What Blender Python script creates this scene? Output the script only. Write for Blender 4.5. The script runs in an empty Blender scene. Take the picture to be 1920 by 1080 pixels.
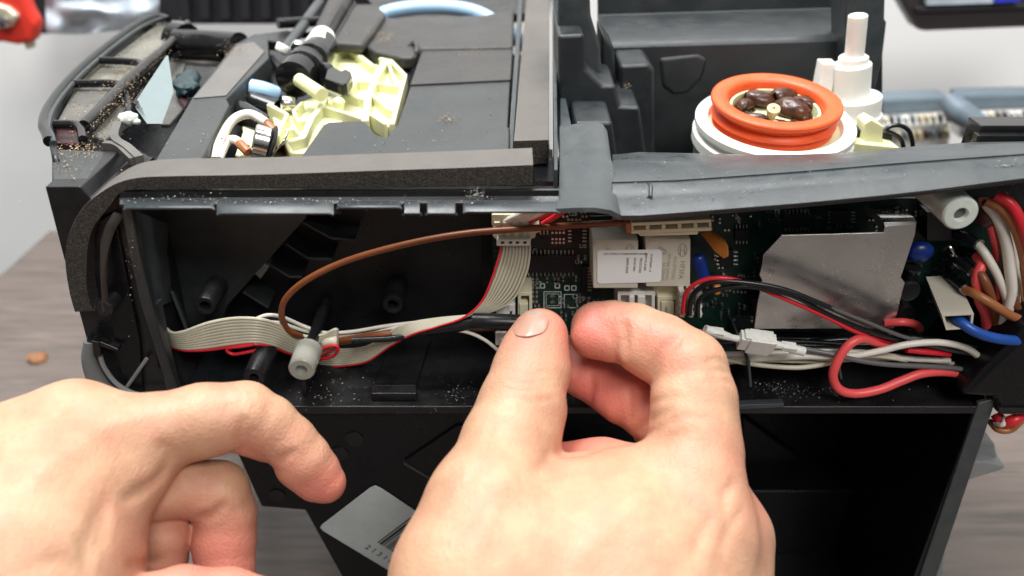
import bpy, bmesh, math, random
import numpy as np
from mathutils import Vector, Matrix, noise
random.seed(7); rnd = random.Random(11)
R = math.radians
SC = 0.01                      # all modelling is written in centimetres
scene = bpy.context.scene
C = scene.collection
# ------------------------------------------------------------------ camera
FPX = 1550.0; PITCH = R(31.0)
CP, SP = math.cos(PITCH), math.sin(PITCH)
CAM = Vector((0.0, -23.5, 14.5))
cd = bpy.data.cameras.new('camera'); cam = bpy.data.objects.new('camera', cd); C.objects.link(cam)
cam.location = CAM * SC
cam.rotation_euler = (math.pi/2 - PITCH, 0, 0)
cd.sensor_width = 36.0; cd.lens = 36.0 * FPX / 1920.0
cd.clip_start = 0.01; cd.clip_end = 20.0
cd.dof.use_dof = True; cd.dof.focus_distance = 0.285; cd.dof.aperture_fstop = 9.0
scene.camera = cam
# ------------------------------------------------------------------ world and lamps
w = bpy.data.worlds.new('World'); scene.world = w; w.use_nodes = True
bg = w.node_tree.nodes['Background']; bg.inputs[0].default_value = (0.93, 0.97, 1.0, 1); bg.inputs[1].default_value = 0.30
_tc = w.node_tree.nodes.new('ShaderNodeTexCoord'); _sx = w.node_tree.nodes.new('ShaderNodeSeparateXYZ'); _rp = w.node_tree.nodes.new('ShaderNodeValToRGB')
_mr = w.node_tree.nodes.new('ShaderNodeMapRange'); _mr.inputs[1].default_value = -1; _mr.inputs[2].default_value = 1
w.node_tree.links.new(_tc.outputs['Generated'], _sx.inputs[0]); w.node_tree.links.new(_sx.outputs['Z'], _mr.inputs[0]); w.node_tree.links.new(_mr.outputs[0], _rp.inputs[0])
_rp.color_ramp.elements[0].position = .30; _rp.color_ramp.elements[0].color = (.16, .15, .145, 1)      # dark room below, pale ceiling above
_rp.color_ramp.elements[1].position = .75; _rp.color_ramp.elements[1].color = (1.0, 1.03, 1.06, 1)
w.node_tree.links.new(_rp.outputs[0], bg.inputs[0])
def area(name, loc, target, sx, sy, power, col=(1, 1, 1)):
    l = bpy.data.lights.new(name, 'AREA'); l.shape = 'RECTANGLE'; l.size = sx*SC; l.size_y = sy*SC
    l.energy = power; l.color = col
    o = bpy.data.objects.new(name, l); C.objects.link(o); o.location = Vector(loc)*SC
    d = (Vector(target) - Vector(loc)); o.rotation_euler = d.to_track_quat('-Z', 'Y').to_euler()
    return o
area('ceiling_or_fill_lamp', (6, 16, 105), (6, 56, 22), 90, 14, 12.5, (1, 1, 1))  # fill strip added only to brighten the back wall, not a known lamp
area('ceiling_or_fill_lamp', (42, -98, 120), (0, 4, 0), 70, 40, 16, (1.0, 0.975, 0.94))
area('ceiling_or_fill_lamp', (-38, 20, 150), (4, 24, 0), 90, 45, 30, (0.98, 0.99, 1.0))
scene.view_settings.view_transform = 'Standard'; scene.view_settings.look = 'None'
scene.view_settings.exposure = 0.0; scene.view_settings.gamma = 1.0
scene.cycles.max_bounces = 8; scene.cycles.use_denoising = True
scene.cycles.caustics_reflective = False; scene.cycles.caustics_refractive = False
# ------------------------------------------------------------------ pixel -> place
def ray(px, py):
    u = (px - 960.0)/FPX; v = (540.0 - py)/FPX
    return Vector((u, CP + v*SP, -SP + v*CP))
def PY(px, py, y):            # the point where the view line meets the upright plane at depth y
    d = ray(px, py); return CAM + d*((y - CAM.y)/d.y)
def PZ(px, py, z):            # ... meets the level plane at height z
    d = ray(px, py); return CAM + d*((z - CAM.z)/d.z)
def PD(px, py, d): return CAM + ray(px, py)*d
def fwd(p): return (p - CAM).dot(Vector((0, CP, -SP)))
def rad(rpx, p): return rpx*fwd(p)/FPX
# ------------------------------------------------------------------ materials
def newmat(name):
    m = bpy.data.materials.new(name); m.use_nodes = True
    return m, m.node_tree, m.node_tree.nodes['Principled BSDF']
def nd(nt, t, **kw):
    n = nt.nodes.new(t)
    for k, v in kw.items(): setattr(n, k, v)
    return n
def coords(nt, scale=1.0, stretch=(1, 1, 1)):
    tc = nd(nt, 'ShaderNodeTexCoord'); mp = nd(nt, 'ShaderNodeMapping')
    mp.inputs['Scale'].default_value = tuple(100.0*scale*s for s in stretch)
    nt.links.new(tc.outputs['Object'], mp.inputs[0]); return mp.outputs[0]
def noise_n(nt, vec, scale, detail=4, rough=.6):
    n = nd(nt, 'ShaderNodeTexNoise'); n.inputs['Scale'].default_value = scale
    n.inputs['Detail'].default_value = detail; n.inputs['Roughness'].default_value = rough
    nt.links.new(vec, n.inputs['Vector']); return n.outputs['Fac']
def ramp(nt, fac, a, b, ca=(0, 0, 0, 1), cb=(1, 1, 1, 1)):
    r = nd(nt, 'ShaderNodeValToRGB'); r.color_ramp.elements[0].position = a; r.color_ramp.elements[1].position = b
    r.color_ramp.elements[0].color = ca; r.color_ramp.elements[1].color = cb
    nt.links.new(fac, r.inputs[0]); return r.outputs[0]
def mixc(nt, fac, a, b):
    m = nd(nt, 'ShaderNodeMix', data_type='RGBA')
    for s, v in ((m.inputs[0], fac), (m.inputs[6], a), (m.inputs[7], b)):
        if isinstance(v, (int, float)): s.default_value = v
        elif isinstance(v, tuple): s.default_value = (*v[:3], 1)
        else: nt.links.new(v, s)
    return m.outputs[2]
def bump(nt, bs, h, strength, dist=.0003):
    b = nd(nt, 'ShaderNodeBump'); b.inputs['Strength'].default_value = strength; b.inputs['Distance'].default_value = dist
    nt.links.new(h, b.inputs['Height']); nt.links.new(b.outputs[0], bs.inputs['Normal']); return b
def mat(name, col, rough=.5, metal=0, sss=0, bumps=0, bscale=20, var=0, vscale=1.5, dust=0, dustcol=(.2, .19, .17), specks=0,
        coat=0, trans=0, ior=1.45, alpha=1, stretch=(1, 1, 1), rvar=0, spec=.5):
    m, nt, bs = newmat(name)
    bs.inputs['Roughness'].default_value = rough; bs.inputs['Metallic'].default_value = metal
    bs.inputs['IOR'].default_value = ior; bs.inputs['Coat Weight'].default_value = coat
    bs.inputs['Specular IOR Level'].default_value = spec
    bs.inputs['Transmission Weight'].default_value = trans; bs.inputs['Alpha'].default_value = alpha
    if sss:
        bs.inputs['Subsurface Weight'].default_value = sss; bs.inputs['Subsurface Radius'].default_value = (1, .7, .5)
        bs.inputs['Subsurface Scale'].default_value = .002
    v = coords(nt, 1, stretch); c = (*col, 1)
    out = None
    if var:
        f = noise_n(nt, v, vscale, 5)
        out = mixc(nt, ramp(nt, f, .3, .7), tuple(x*(1-var) for x in col), tuple(min(1, x*(1+var)) for x in col))
    if dust:
        f = noise_n(nt, v, .55, 8, .72)
        s = ramp(nt, f, .42, .68, (0, 0, 0, 1), (dust, dust, dust, 1))
        out = mixc(nt, s, out if out is not None else col, dustcol)
    if specks:
        vo = nd(nt, 'ShaderNodeTexVoronoi'); vo.inputs['Scale'].default_value = 5.5; nt.links.new(v, vo.inputs['Vector'])
        vo.inputs['Randomness'].default_value = 1
        s1 = ramp(nt, vo.outputs['Distance'], .05, .09, (1, 1, 1, 1), (0, 0, 0, 1))
        f2 = noise_n(nt, v, .9, 3); s2 = ramp(nt, f2, .5, .6)
        mm = nd(nt, 'ShaderNodeMath', operation='MULTIPLY'); nt.links.new(s1, mm.inputs[0]); nt.links.new(s2, mm.inputs[1])
        m2 = nd(nt, 'ShaderNodeMath', operation='MULTIPLY'); nt.links.new(mm.outputs[0], m2.inputs[0]); m2.inputs[1].default_value = specks
        out = mixc(nt, m2.outputs[0], out if out is not None else col, (.4, .38, .33))
    if out is None: bs.inputs['Base Color'].default_value = c
    else: nt.links.new(out, bs.inputs['Base Color'])
    if rvar:
        f = noise_n(nt, v, 1.1, 6, .7); r = nd(nt, 'ShaderNodeMapRange')
        r.inputs[3].default_value = max(.03, rough - rvar); r.inputs[4].default_value = min(1, rough + rvar)
        r.inputs[1].default_value = .3; r.inputs[2].default_value = .7
        nt.links.new(f, r.inputs[0]); nt.links.new(r.outputs[0], bs.inputs['Roughness'])
    if bumps: bump(nt, bs, noise_n(nt, v, bscale, 3), bumps)
    return m
M = dict(
 black=mat('black_plastic', (.008, .008, .009), .34, bumps=.12, bscale=30, rvar=.12, dust=.14, dustcol=(.06, .06, .06), specks=.35),
 slate=mat('dark_slate_plastic', (.019, .023, .025), .40, bumps=.1, bscale=30, rvar=.12, dust=.3, dustcol=(.07, .075, .075), specks=.4),
 ivory_web=mat('ribbon_web', (.33, .31, .22), .5),
 arm_sheen=mat('sheen_toned_plastic', (.115, .108, .10), .42, bumps=.12, bscale=30, rvar=.1, dust=.3, dustcol=(.2, .19, .17), specks=.4),  # lighter base colour paints in the sheen on the arm's upper plate
 black_deep=mat('black_plastic_clean', (.0045, .005, .0062), .30, bumps=.06, bscale=20, rvar=.1, specks=.12, spec=.35),
 dusty=mat('dusty_grey_black_plastic', (.032, .036, .037), .50, bumps=.15, bscale=40, rvar=.10, dust=.35, dustcol=(.085, .085, .08), specks=.4),
 dusty_brown=mat('scuffed_black_plastic', (.034, .032, .030), .5, bumps=.15, bscale=35, rvar=.12, dust=.35, dustcol=(.09, .08, .075), specks=.5),
 lip=mat('slate_black_plastic', (.034, .042, .045), .38, bumps=.12, bscale=35, rvar=.14, dust=.5, dustcol=(.095, .1, .1), specks=.25),
 gloss=mat('glossy_black_plastic', (.007, .007, .008), .16, rvar=.08, specks=.6, dust=.08, dustcol=(.12, .11, .09)),
 window=mat('smoky_window_plastic', (.13, .125, .105), .22, var=.3, vscale=.4, rvar=.08, dust=.3, dustcol=(.24, .22, .15), specks=.5),
 greybar=mat('grey_plastic', (.085, .082, .076), .5, bumps=.1, bscale=40, dust=.3, dustcol=(.25, .23, .19), specks=.7),
 foam_skin=mat('foam_tape_skin', (.105, .095, .085), .62, bumps=.35, bscale=25, var=.12, vscale=.6, specks=.3),
 cream=mat('cream_plastic', (.70, .70, .42), .38, sss=.35, var=.05, vscale=.7, bumps=.05),
 cream_conn=mat('cream_connector_plastic', (.70, .65, .47), .45, sss=.1, var=.06, vscale=3, bumps=.1),
 white_conn=mat('white_connector_plastic', (.70, .69, .64), .4, var=.08, vscale=5, bumps=.1),
 white=mat('white_plastic', (.86, .86, .80), .32, sss=.3, var=.03),
 orange=mat('orange_silicone', (.78, .10, .022), .42, sss=.15, var=.08, vscale=.8, bumps=.05),
 bean=mat('roasted_bean', (.06, .022, .011), .26, var=.7, vscale=2.4, bumps=.9, bscale=4),
 chaff=mat('pale_bean_plug', (.50, .42, .25), .6, var=.3, vscale=10, bumps=.4),
 relay=mat('beige_relay_plastic', (.58, .54, .45), .5, var=.04, vscale=1, bumps=.08),
 relay_print=mat('grey_relay_print', (.30, .27, .22), .6),
 paper=mat('white_label_paper', (.84, .84, .82), .5, var=.02),
 ink=mat('black_ink', (.02, .02, .02), .6),
 silk=mat('white_board_print', (.68, .74, .72), .6),
 pcb=mat('green_circuit_board', (.006, .026, .018), .3, var=.5, vscale=1.6, bumps=.3, bscale=9),
 trace=mat('board_copper_track', (.012, .055, .035), .3),
 chip=mat('chip_epoxy', (.011, .011, .012), .5, bumps=.2, bscale=40),
 solder=mat('bright_solder', (.62, .62, .6), .28, metal=1),
 steel=mat('polished_steel', (.66, .64, .60), .2, metal=1, rvar=.08),
 shield=mat('brushed_metal_shield', (.70, .705, .69), .30, metal=1, var=.08, vscale=.8, rvar=.08, bumps=.06, bscale=.8, dust=.06, dustcol=(.75, .75, .72)),
 orange_cap=mat('orange_capacitor_epoxy', (.55, .19, .03), .35, var=.15, bumps=.1),
 blue_cap=mat('blue_capacitor_epoxy', (.006, .026, .18), .3, var=.1),
 brown_wire=mat('brown_wire_insulation', (.19, .058, .020), .38, var=.12, vscale=1.5, specks=.25),
 tan_wire=mat('tan_brown_wire_insulation', (.36, .13, .045), .36, var=.12, vscale=1.5),
 red_wire=mat('red_wire_insulation', (.66, .022, .035), .34, var=.08),
 pink_wire=mat('coral_red_wire_insulation', (.76, .085, .085), .36, var=.08),
 white_wire=mat('white_wire_insulation', (.70, .66, .58), .38, var=.08),
 ivory=mat('ivory_ribbon_insulation', (.56, .53, .41), .42, var=.06, vscale=1.5),
 black_wire=mat('black_wire_insulation', (.010, .010, .011), .28, rvar=.08, specks=.2),
 grey_wire=mat('grey_wire_insulation', (.11, .11, .11), .3),
 blue_wire=mat('blue_wire_insulation', (.012, .07, .32), .34),
 clear=mat('milky_translucent_plastic', (.62, .67, .62), .25, sss=.5, var=.1, vscale=2),
 clear2=mat('frosted_cap_plastic', (.58, .57, .50), .18, trans=.45, ior=1.25, sss=.4),
 tube_blue=mat('milky_blue_tubing', (.38, .58, .78), .25, sss=.3),
 label_card=mat('pale_card', (.20, .245, .25), .5, var=.04),
 grey_label=mat('silver_grey_label', (.46, .51, .50), .40, var=.08, vscale=1.2, rvar=.05),
 bluegreen=mat('blue_green_foam', (.014, .036, .042), .4, var=.9, vscale=3, bumps=.8, bscale=6),
 maroon=mat('maroon_plastic', (.05, .018, .02), .4),
 crumb=mat('tan_coffee_grounds', (.34, .26, .16), .8, var=.7, vscale=6),
 dustw=mat('pale_dust_grain', (.36, .34, .30), .8),
 nut=mat('brown_crumb', (.30, .13, .05), .6, var=.3, vscale=10),
 tool_red=mat('red_tool_handle', (.80, .05, .03), .35),
 tool_metal=mat('pale_tool_metal', (.62, .58, .44), .35, metal=.3),
 bag=mat('clear_plastic_bag', (.50, .57, .63), .16, var=.35, vscale=.35, bumps=.8, bscale=.6),
 rack=mat('dark_rack_plastic', (.022, .022, .027), .5, bumps=.1),
 grey_bin=mat('blue_grey_bin_plastic', (.13, .17, .20), .5, var=.1),
 pale_bin=mat('pale_parts_tray', (.66, .66, .63), .5),
 shelf_dark=mat('dark_shelf_plastic', (.04, .034, .034), .35),
 shelf_blue=mat('blue_parts_box', (.03, .05, .55), .4),
 latch=mat('grey_latch_plastic', (.24, .25, .25), .35, var=.1),
 smoked=mat('silver_grey_moulding', (.16, .17, .17), .15, rvar=.06, specks=.5),
 green_ink=mat('green_marker_ink', (.02, .5, .15), .6),
)
def foam_cut():
    m, nt, bs = newmat('open_cell_foam_cut'); v = coords(nt)
    vo = nd(nt, 'ShaderNodeTexVoronoi'); vo.inputs['Scale'].default_value = 16; nt.links.new(v, vo.inputs['Vector'])
    f = noise_n(nt, v, 22, 3, .7); c1 = ramp(nt, f, .42, .80, (.014, .012, .010, 1), (.10, .088, .074, 1))
    nt.links.new(c1, bs.inputs['Base Color']); bs.inputs['Roughness'].default_value = .85
    bump(nt, bs, vo.outputs['Distance'], .5, .0004); return m
M['foam_cut'] = foam_cut()
def foam_smooth():
    m, nt, bs = newmat('fine_foam_cut'); v = coords(nt)
    f = noise_n(nt, v, 30, 3, .7); nt.links.new(ramp(nt, f, .3, .8, (.022, .018, .016, 1), (.05, .043, .038, 1)), bs.inputs['Base Color'])
    bs.inputs['Roughness'].default_value = .8; bump(nt, bs, f, .5, .0004); return m
M['foam_smooth'] = foam_smooth()
def table_mat():
    m, nt, bs = newmat('brown_wood_laminate'); v = coords(nt, 1, (.10, 1.0, 1))
    f = noise_n(nt, v, 1.6, 8, .65); c = ramp(nt, f, .37, .65, (.055, .053, .043, 1), (.21, .163, .142, 1))
    v2 = coords(nt, 1, (.03, .35, 1)); f2 = noise_n(nt, v2, 1.0, 3); c2 = mixc(nt, ramp(nt, f2, .3, .7), c, (.165, .13, .115))
    nt.links.new(c2, bs.inputs['Base Color']); bs.inputs['Roughness'].default_value = .25
    bump(nt, bs, f, .15, .0004); return m
M['table'] = table_mat()
def wall_mat():
    m, nt, bs = newmat('white_painted_wall'); v = coords(nt)
    f = noise_n(nt, v, .06, 3); nt.links.new(ramp(nt, f, .2, .8, (.88, .89, .88, 1), (.93, .93, .91, 1)), bs.inputs['Base Color'])
    bs.inputs['Roughness'].default_value = .6; return m
M['wall'] = wall_mat()
def skin_mat():
    m, nt, bs = newmat('hand_skin'); v = coords(nt)
    at = nd(nt, 'ShaderNodeAttribute'); at.attribute_name = 'rosy'
    fr_ = noise_n(nt, v, 2.2, 5, .65); rr0 = nd(nt, 'ShaderNodeMapRange'); rr0.inputs[3].default_value = .38; rr0.inputs[4].default_value = .62; bs.inputs['Specular IOR Level'].default_value = .38
    nt.links.new(fr_, rr0.inputs[0]); nt.links.new(rr0.outputs[0], bs.inputs['Roughness'])
    f = noise_n(nt, v, .8, 5, .6); base = mixc(nt, ramp(nt, f, .35, .65), (.465, .252, .158), (.535, .335, .208))
    f3 = noise_n(nt, v, 1.7, 6, .7); base = mixc(nt, ramp(nt, f3, .50, .74, (0, 0, 0, 1), (.42, .42, .42, 1)), base, (.60, .25, .17))
    col = mixc(nt, at.outputs['Fac'], base, (.60, .17, .13))
    nt.links.new(col, bs.inputs['Base Color']); bs.inputs['Roughness'].default_value = .42
    bs.inputs['Subsurface Weight'].default_value = .22; bs.inputs['Subsurface Radius'].default_value = (1, .35, .2)
    bs.inputs['Subsurface Scale'].default_value = .004
    vo = nd(nt, 'ShaderNodeTexVoronoi'); vo.inputs['Scale'].default_value = 11; nt.links.new(v, vo.inputs['Vector'])
    va = coords(nt, 1, (1, .35, .6)); f2 = noise_n(nt, va, 9, 4, .6)
    a = nd(nt, 'ShaderNodeMath', operation='MULTIPLY_ADD'); nt.links.new(vo.outputs['Distance'], a.inputs[0]); a.inputs[1].default_value = .6
    nt.links.new(f2, a.inputs[2]); bump(nt, bs, a.outputs[0], .30, .0006); return m
M['skin'] = skin_mat()
M['nail'] = mat('fingernail', (.47, .245, .18), .30, sss=.2, var=.06, vscale=2)
# ------------------------------------------------------------------ mesh builder
WORLD = {}                      # object -> world origin in cm
class MB:
    def __init__(s): s.v = []; s.f = []; s.m = []; s.sm = []
    def add(s, vs, fs, mi=0, smooth=True):
        b = len(s.v); s.v += [Vector(p) for p in vs]
        for f in fs: s.f.append(tuple(b+i for i in f)); s.m.append(mi); s.sm.append(smooth)
        return s
    def prism(s, pts, vec, mi=0, cap=None, back=True):
        n = len(pts); vec = Vector(vec); vs = list(pts) + [p + vec for p in pts]
        fs = [tuple((i, (i+1) % n, n+(i+1) % n, n+i)) for i in range(n)]
        s.add(vs, fs, mi)
        b = len(s.v) - 2*n
        s.f.append(tuple(b+i for i in range(n))[::-1]); s.m.append(mi if cap is None else cap); s.sm.append(True)
        if back: s.f.append(tuple(b+n+i for i in range(n))); s.m.append(mi); s.sm.append(True)
        return s
    def box(s, a, b, mi=0):
        a, b = Vector(a), Vector(b); x0, y0, z0 = a; x1, y1, z1 = b
        vs = [(x0,y0,z0),(x1,y0,z0),(x1,y1,z0),(x0,y1,z0),(x0,y0,z1),(x1,y0,z1),(x1,y1,z1),(x0,y1,z1)]
        return s.add(vs, [(0,3,2,1),(4,5,6,7),(0,1,5,4),(1,2,6,5),(2,3,7,6),(3,0,4,7)], mi)
    def obox(s, c, ax, ay, az, mi=0):          # centre and three half-axes
        c = Vector(c); vs = [c + ax*i + ay*j + az*k for k in (-1,1) for i, j in ((-1,-1),(1,-1),(1,1),(-1,1))]
        return s.add(vs, [(0,3,2,1),(4,5,6,7),(0,1,5,4),(1,2,6,5),(2,3,7,6),(3,0,4,7)], mi)
    def tube(s, path, r, n=10, mi=0, cap=True, samples=6, spline=True):
        P = [Vector(p) for p in path]; rr = r if isinstance(r, (list, tuple)) else [r]*len(P)
        if spline and len(P) > 2:
            Q = [2*P[0]-P[1]] + P + [2*P[-1]-P[-2]]; rq = [rr[0]] + list(rr) + [rr[-1]]; O = []; ro = []
            for i in range(1, len(Q)-2):
                for k in range(samples):
                    t = k/samples; a, b, c, d = Q[i-1], Q[i], Q[i+1], Q[i+2]
                    O.append(.5*((2*b) + (c-a)*t + (2*a-5*b+4*c-d)*t*t + (3*b-a-3*c+d)*t**3)); ro.append(rq[i]*(1-t)+rq[i+1]*t)
            O.append(P[-1]); ro.append(rr[-1]); P, rr = O, ro
        T = [(P[min(i+1, len(P)-1)] - P[max(i-1, 0)]).normalized() for i in range(len(P))]
        nrm = T[0].orthogonal().normalized(); vs = []
        for i, p in enumerate(P):
            nrm = (nrm - T[i]*nrm.dot(T[i])); nrm = nrm.normalized() if nrm.length > 1e-6 else T[i].orthogonal().normalized()
            bn = T[i].cross(nrm)
            for k in range(n):
                a = 2*math.pi*k/n; vs.append(p + (nrm*math.cos(a) + bn*math.sin(a))*rr[i])
        fs = [(i*n+k, i*n+(k+1) % n, (i+1)*n+(k+1) % n, (i+1)*n+k) for i in range(len(P)-1) for k in range(n)]
        if cap: fs += [tuple(range(n))[::-1], tuple((len(P)-1)*n+k for k in range(n))]
        return s.add(vs, fs, mi)
    def lathe(s, c, axis, prof, n=32, mi=0, close=False):   # prof: (radius, height along axis)
        c = Vector(c); ax = Vector(axis).normalized(); u = ax.orthogonal().normalized(); v = ax.cross(u); vs = []
        for r, h in prof:
            for k in range(n):
                a = 2*math.pi*k/n; vs.append(c + ax*h + (u*math.cos(a)+v*math.sin(a))*r)
        m = len(prof); fs = [(i*n+k, i*n+(k+1) % n, (i+1)*n+(k+1) % n, (i+1)*n+k) for i in range(m-1) for k in range(n)]
        if close: fs += [((m-1)*n+k, (m-1)*n+(k+1) % n, (k+1) % n, k) for k in range(n)]
        else: fs += [tuple(range(n))[::-1], tuple((m-1)*n+k for k in range(n))]
        return s.add(vs, fs, mi)
    def loft(s, rows, mi=0, closed=False):
        n = len(rows[0]); vs = [p for r in rows for p in r]
        fs = [(i*n+k, i*n+k+1, (i+1)*n+k+1, (i+1)*n+k) for i in range(len(rows)-1) for k in range(n-1)]
        return s.add(vs, fs, mi)
    def ball(s, c, rx, ry=None, rz=None, n=10, mi=0, rot=None, fn=None):
        ry = ry or rx; rz = rz or rx; vs = []; c = Vector(c)
        for i in range(n+1):
            th = math.pi*i/n
            for k in range(2*n):
                a = math.pi*k/n; p = Vector((rx*math.sin(th)*math.cos(a), ry*math.sin(th)*math.sin(a), rz*math.cos(th)))
                if fn: p = fn(p)
                if rot: p = rot @ p
                vs.append(c + p)
        fs = [(i*2*n+k, (i+1)*2*n+k, (i+1)*2*n+(k+1) % (2*n), i*2*n+(k+1) % (2*n)) for i in range(n) for k in range(2*n)]
        return s.add(vs, fs, mi)
    def text(s, body, o, right, up, size, mi=0, align='LEFT', bold=0):
        cu = bpy.data.curves.new('t', 'FONT'); cu.body = body; cu.size = 1; cu.align_x = align; cu.offset = bold; cu.resolution_u = 2
        ob = bpy.data.objects.new('t', cu); C.objects.link(ob)
        me = bpy.data.meshes.new_from_object(ob.evaluated_get(bpy.context.evaluated_depsgraph_get()))
        right = right.normalized()*size; up = up.normalized()*size
        s.add([o + right*v.co.x + up*v.co.y for v in me.vertices], [tuple(p.vertices) for p in me.polygons], mi, False)
        bpy.data.objects.remove(ob); bpy.data.curves.remove(cu); bpy.data.meshes.remove(me); return s
    def build(s, name, mats, parent=None, bevel=0, solid=0, angle=38, seg=2, subsurf=0, recalc=True, **tags):
        mats = mats if isinstance(mats, (list, tuple)) else [mats]
        n = len(s.v); lo = Vector([min(p[i] for p in s.v) for i in range(3)]); hi = Vector([max(p[i] for p in s.v) for i in range(3)])
        org = Vector(((lo.x+hi.x)/2, (lo.y+hi.y)/2, lo.z))
        me = bpy.data.meshes.new(name); me.from_pydata([tuple((p-org)*SC) for p in s.v], [], s.f); me.update()
        for m in mats: me.materials.append(M[m] if isinstance(m, str) else m)
        me.polygons.foreach_set('material_index', s.m); me.polygons.foreach_set('use_smooth', s.sm)
        if recalc:
            b = bmesh.new(); b.from_mesh(me); bmesh.ops.recalc_face_normals(b, faces=b.faces); b.to_mesh(me); b.free()
        me.set_sharp_from_angle(angle=R(angle))
        o = bpy.data.objects.new(name, me); C.objects.link(o)
        if solid:
            md = o.modifiers.new('Solidify', 'SOLIDIFY'); md.thickness = abs(solid)*SC; md.offset = -1 if solid > 0 else 1
        if subsurf:
            md = o.modifiers.new('Subdivision', 'SUBSURF'); md.levels = subsurf; md.render_levels = subsurf
        if bevel:
            md = o.modifiers.new('Bevel', 'BEVEL'); md.width = bevel*SC; md.segments = seg; md.limit_method = 'ANGLE'
            md.angle_limit = R(40); md.harden_normals = True; md.use_clamp_overlap = True
        WORLD[o.name] = org
        if parent is not None:
            o.parent = parent; o.location = (org - WORLD[parent.name])*SC
        else: o.location = org*SC
        for k, v in tags.items(): o['category' if k == 'cat' else k] = v
        return o
def empty(name, loc, **tags):
    o = bpy.data.objects.new(name, None); C.objects.link(o); o.location = Vector(loc)*SC; o.empty_display_size = .02
    WORLD[o.name] = Vector(loc)
    for k, v in tags.items(): o['category' if k == 'cat' else k] = v
    return o
def yp(pts, y): return [PY(a, b, y) for a, b in pts]
def zp(pts, z): return [PZ(a, b, z) for a, b in pts]
def Yslab(name, pts, y, t, m, parent, bevel=.04, mi=0, **k):      # outline on an upright plane, thickness away from us
    return MB().prism(yp(pts, y), (0, t, 0)).build(name, m, parent, bevel=bevel, **k)
def Zslab(name, pts, z, t, m, parent, bevel=.04, **k):            # outline on a level plane, thickness downward
    return MB().prism(zp(pts, z), (0, 0, -t)).build(name, m, parent, bevel=bevel, **k)
def spl(pts, k=6):
    P = [np.array(p, float) for p in pts]; Q = [2*P[0]-P[1]] + P + [2*P[-1]-P[-2]]; O = []
    for i in range(1, len(Q)-2):
        for j in range(k):
            t = j/k; a, b, c, d = Q[i-1], Q[i], Q[i+1], Q[i+2]
            O.append(tuple(.5*((2*b) + (c-a)*t + (2*a-5*b+4*c-d)*t*t + (3*b-a-3*c+d)*t**3)))
    O.append(tuple(P[-1])); return O
# ------------------------------------------------------------------ setting
TZ = -20.0
TC = PZ(92, 432, TZ)                       # back left corner of the table
TL = PZ(-20, 640, TZ)
tb = MB().prism([Vector((TC.x, TC.y, TZ)), Vector((TC.x-2, -40, TZ)), Vector((110, -40, TZ)), Vector((110, TC.y, TZ))], (0, 0, -3))
tb.build('table', 'table', bevel=.15, kind='structure')
WY = TC.y + 9
wl = MB().box((-130, WY, -90), (150, WY+5, 90)); wl.build('wall', 'wall', kind='structure')
MB().box((-130, -60, -95), (150, WY, -90)).build('floor', 'greybar', kind='structure')
# ------------------------------------------------------------------ machine
mach = empty('coffee_machine', (2, 8, TZ), label='opened black coffee machine lying on its side on the brown table, inside full of wires', cat='coffee machine')
def part(mb, name, m, **k): return mb.build(name, m, mach, **k)
P0 = mach
# inner masses
part(MB().box((-7.6, 10, TZ), (17.3, 22, -5.2)).box((-11.6, 5.2, -5.1), (26, 13, -.2)).box((-11.8, 5.2, -.2), (1.6, 24, 1.6)), 'inner_chassis', 'black_deep', bevel=.1)
# lower compartment: plate on the left, open box on the right
part(MB().prism(yp([(338,742),(445,850),(490,950),(572,957),(640,1080),(740,1248),(1010,1248),(1010,764),(560,768)], .25), (0, 5, 0)), 'lower_plate', 'black_deep', bevel=.06)
xr = PY(1869,746,0).x; xri = PY(1834,756,0).x; zt = PY(1600,752,0).z
bx = MB()
bx.box((PY(1010,800,.3).x, 9, TZ), (xri, 9.4, zt-.1)); bx.box((PY(1010,800,.3).x-.2, .3, TZ), (PY(1010,800,.3).x, 9, zt-.1))
bx.box((PY(1010,800,.3).x, .3, TZ), (xri, 9, TZ+.4)); bx.box((PY(1010,800,.3).x, 6.4, TZ+.4), (xri, 9, -15.2))
bx.box((xri, .02, TZ), (xr-.15, 9.4, zt-.1))
part(bx, 'lower_compartment', 'black_deep', bevel=.05)
part(MB().prism(yp([(1834,757),(1869,747),(1757,1080),(1700,1250),(1668,1250),(1725,1080)], -.06), (0, .2, 0)), 'compartment_rim', 'lip', bevel=.05)
part(MB().prism(yp([(1384,760),(1470,757),(1470,764),(1384,768)], -.1), (0, .3, 0)), 'edge_step', 'lip', bevel=.02)
# faint panels inside the compartment and raised diamond on the plate
part(MB().prism(yp([(1392,780),(1640,965),(1560,1040),(1392,1040)], 8.7), (0, .3, 0)).prism(yp([(1640,950),(1662,950),(1662,975),(1640,975)], 8.5), (0, .4, 0)), 'compartment_panel', 'black', bevel=.08)
part(MB().prism(yp([(757,866),(855,800),(1005,800),(1005,1010),(960,990)], .12), (0, .12, 0)), 'raised_panel', 'black_deep', bevel=.05)
pm = MB()
for a, b in (((757,868),(880,940)),):
    pm.prism(yp([a, b, (b[0], b[1]+3), (a[0], a[1]+3)], .07), (0, .1, 0))
part(pm, 'panel_edge', 'lip')
for x, y, r in ((664,824,17),(636,852,17),(520,930,15)):
    c = PY(x, y, .2); hm = MB().lathe(c, (0, 1, 0), [(rad(r,c), 0), (rad(r,c), .06), (rad(r-4,c), .06), (rad(r-4,c), .02)], 20); part(hm, 'round_recess', 'gloss')
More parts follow.
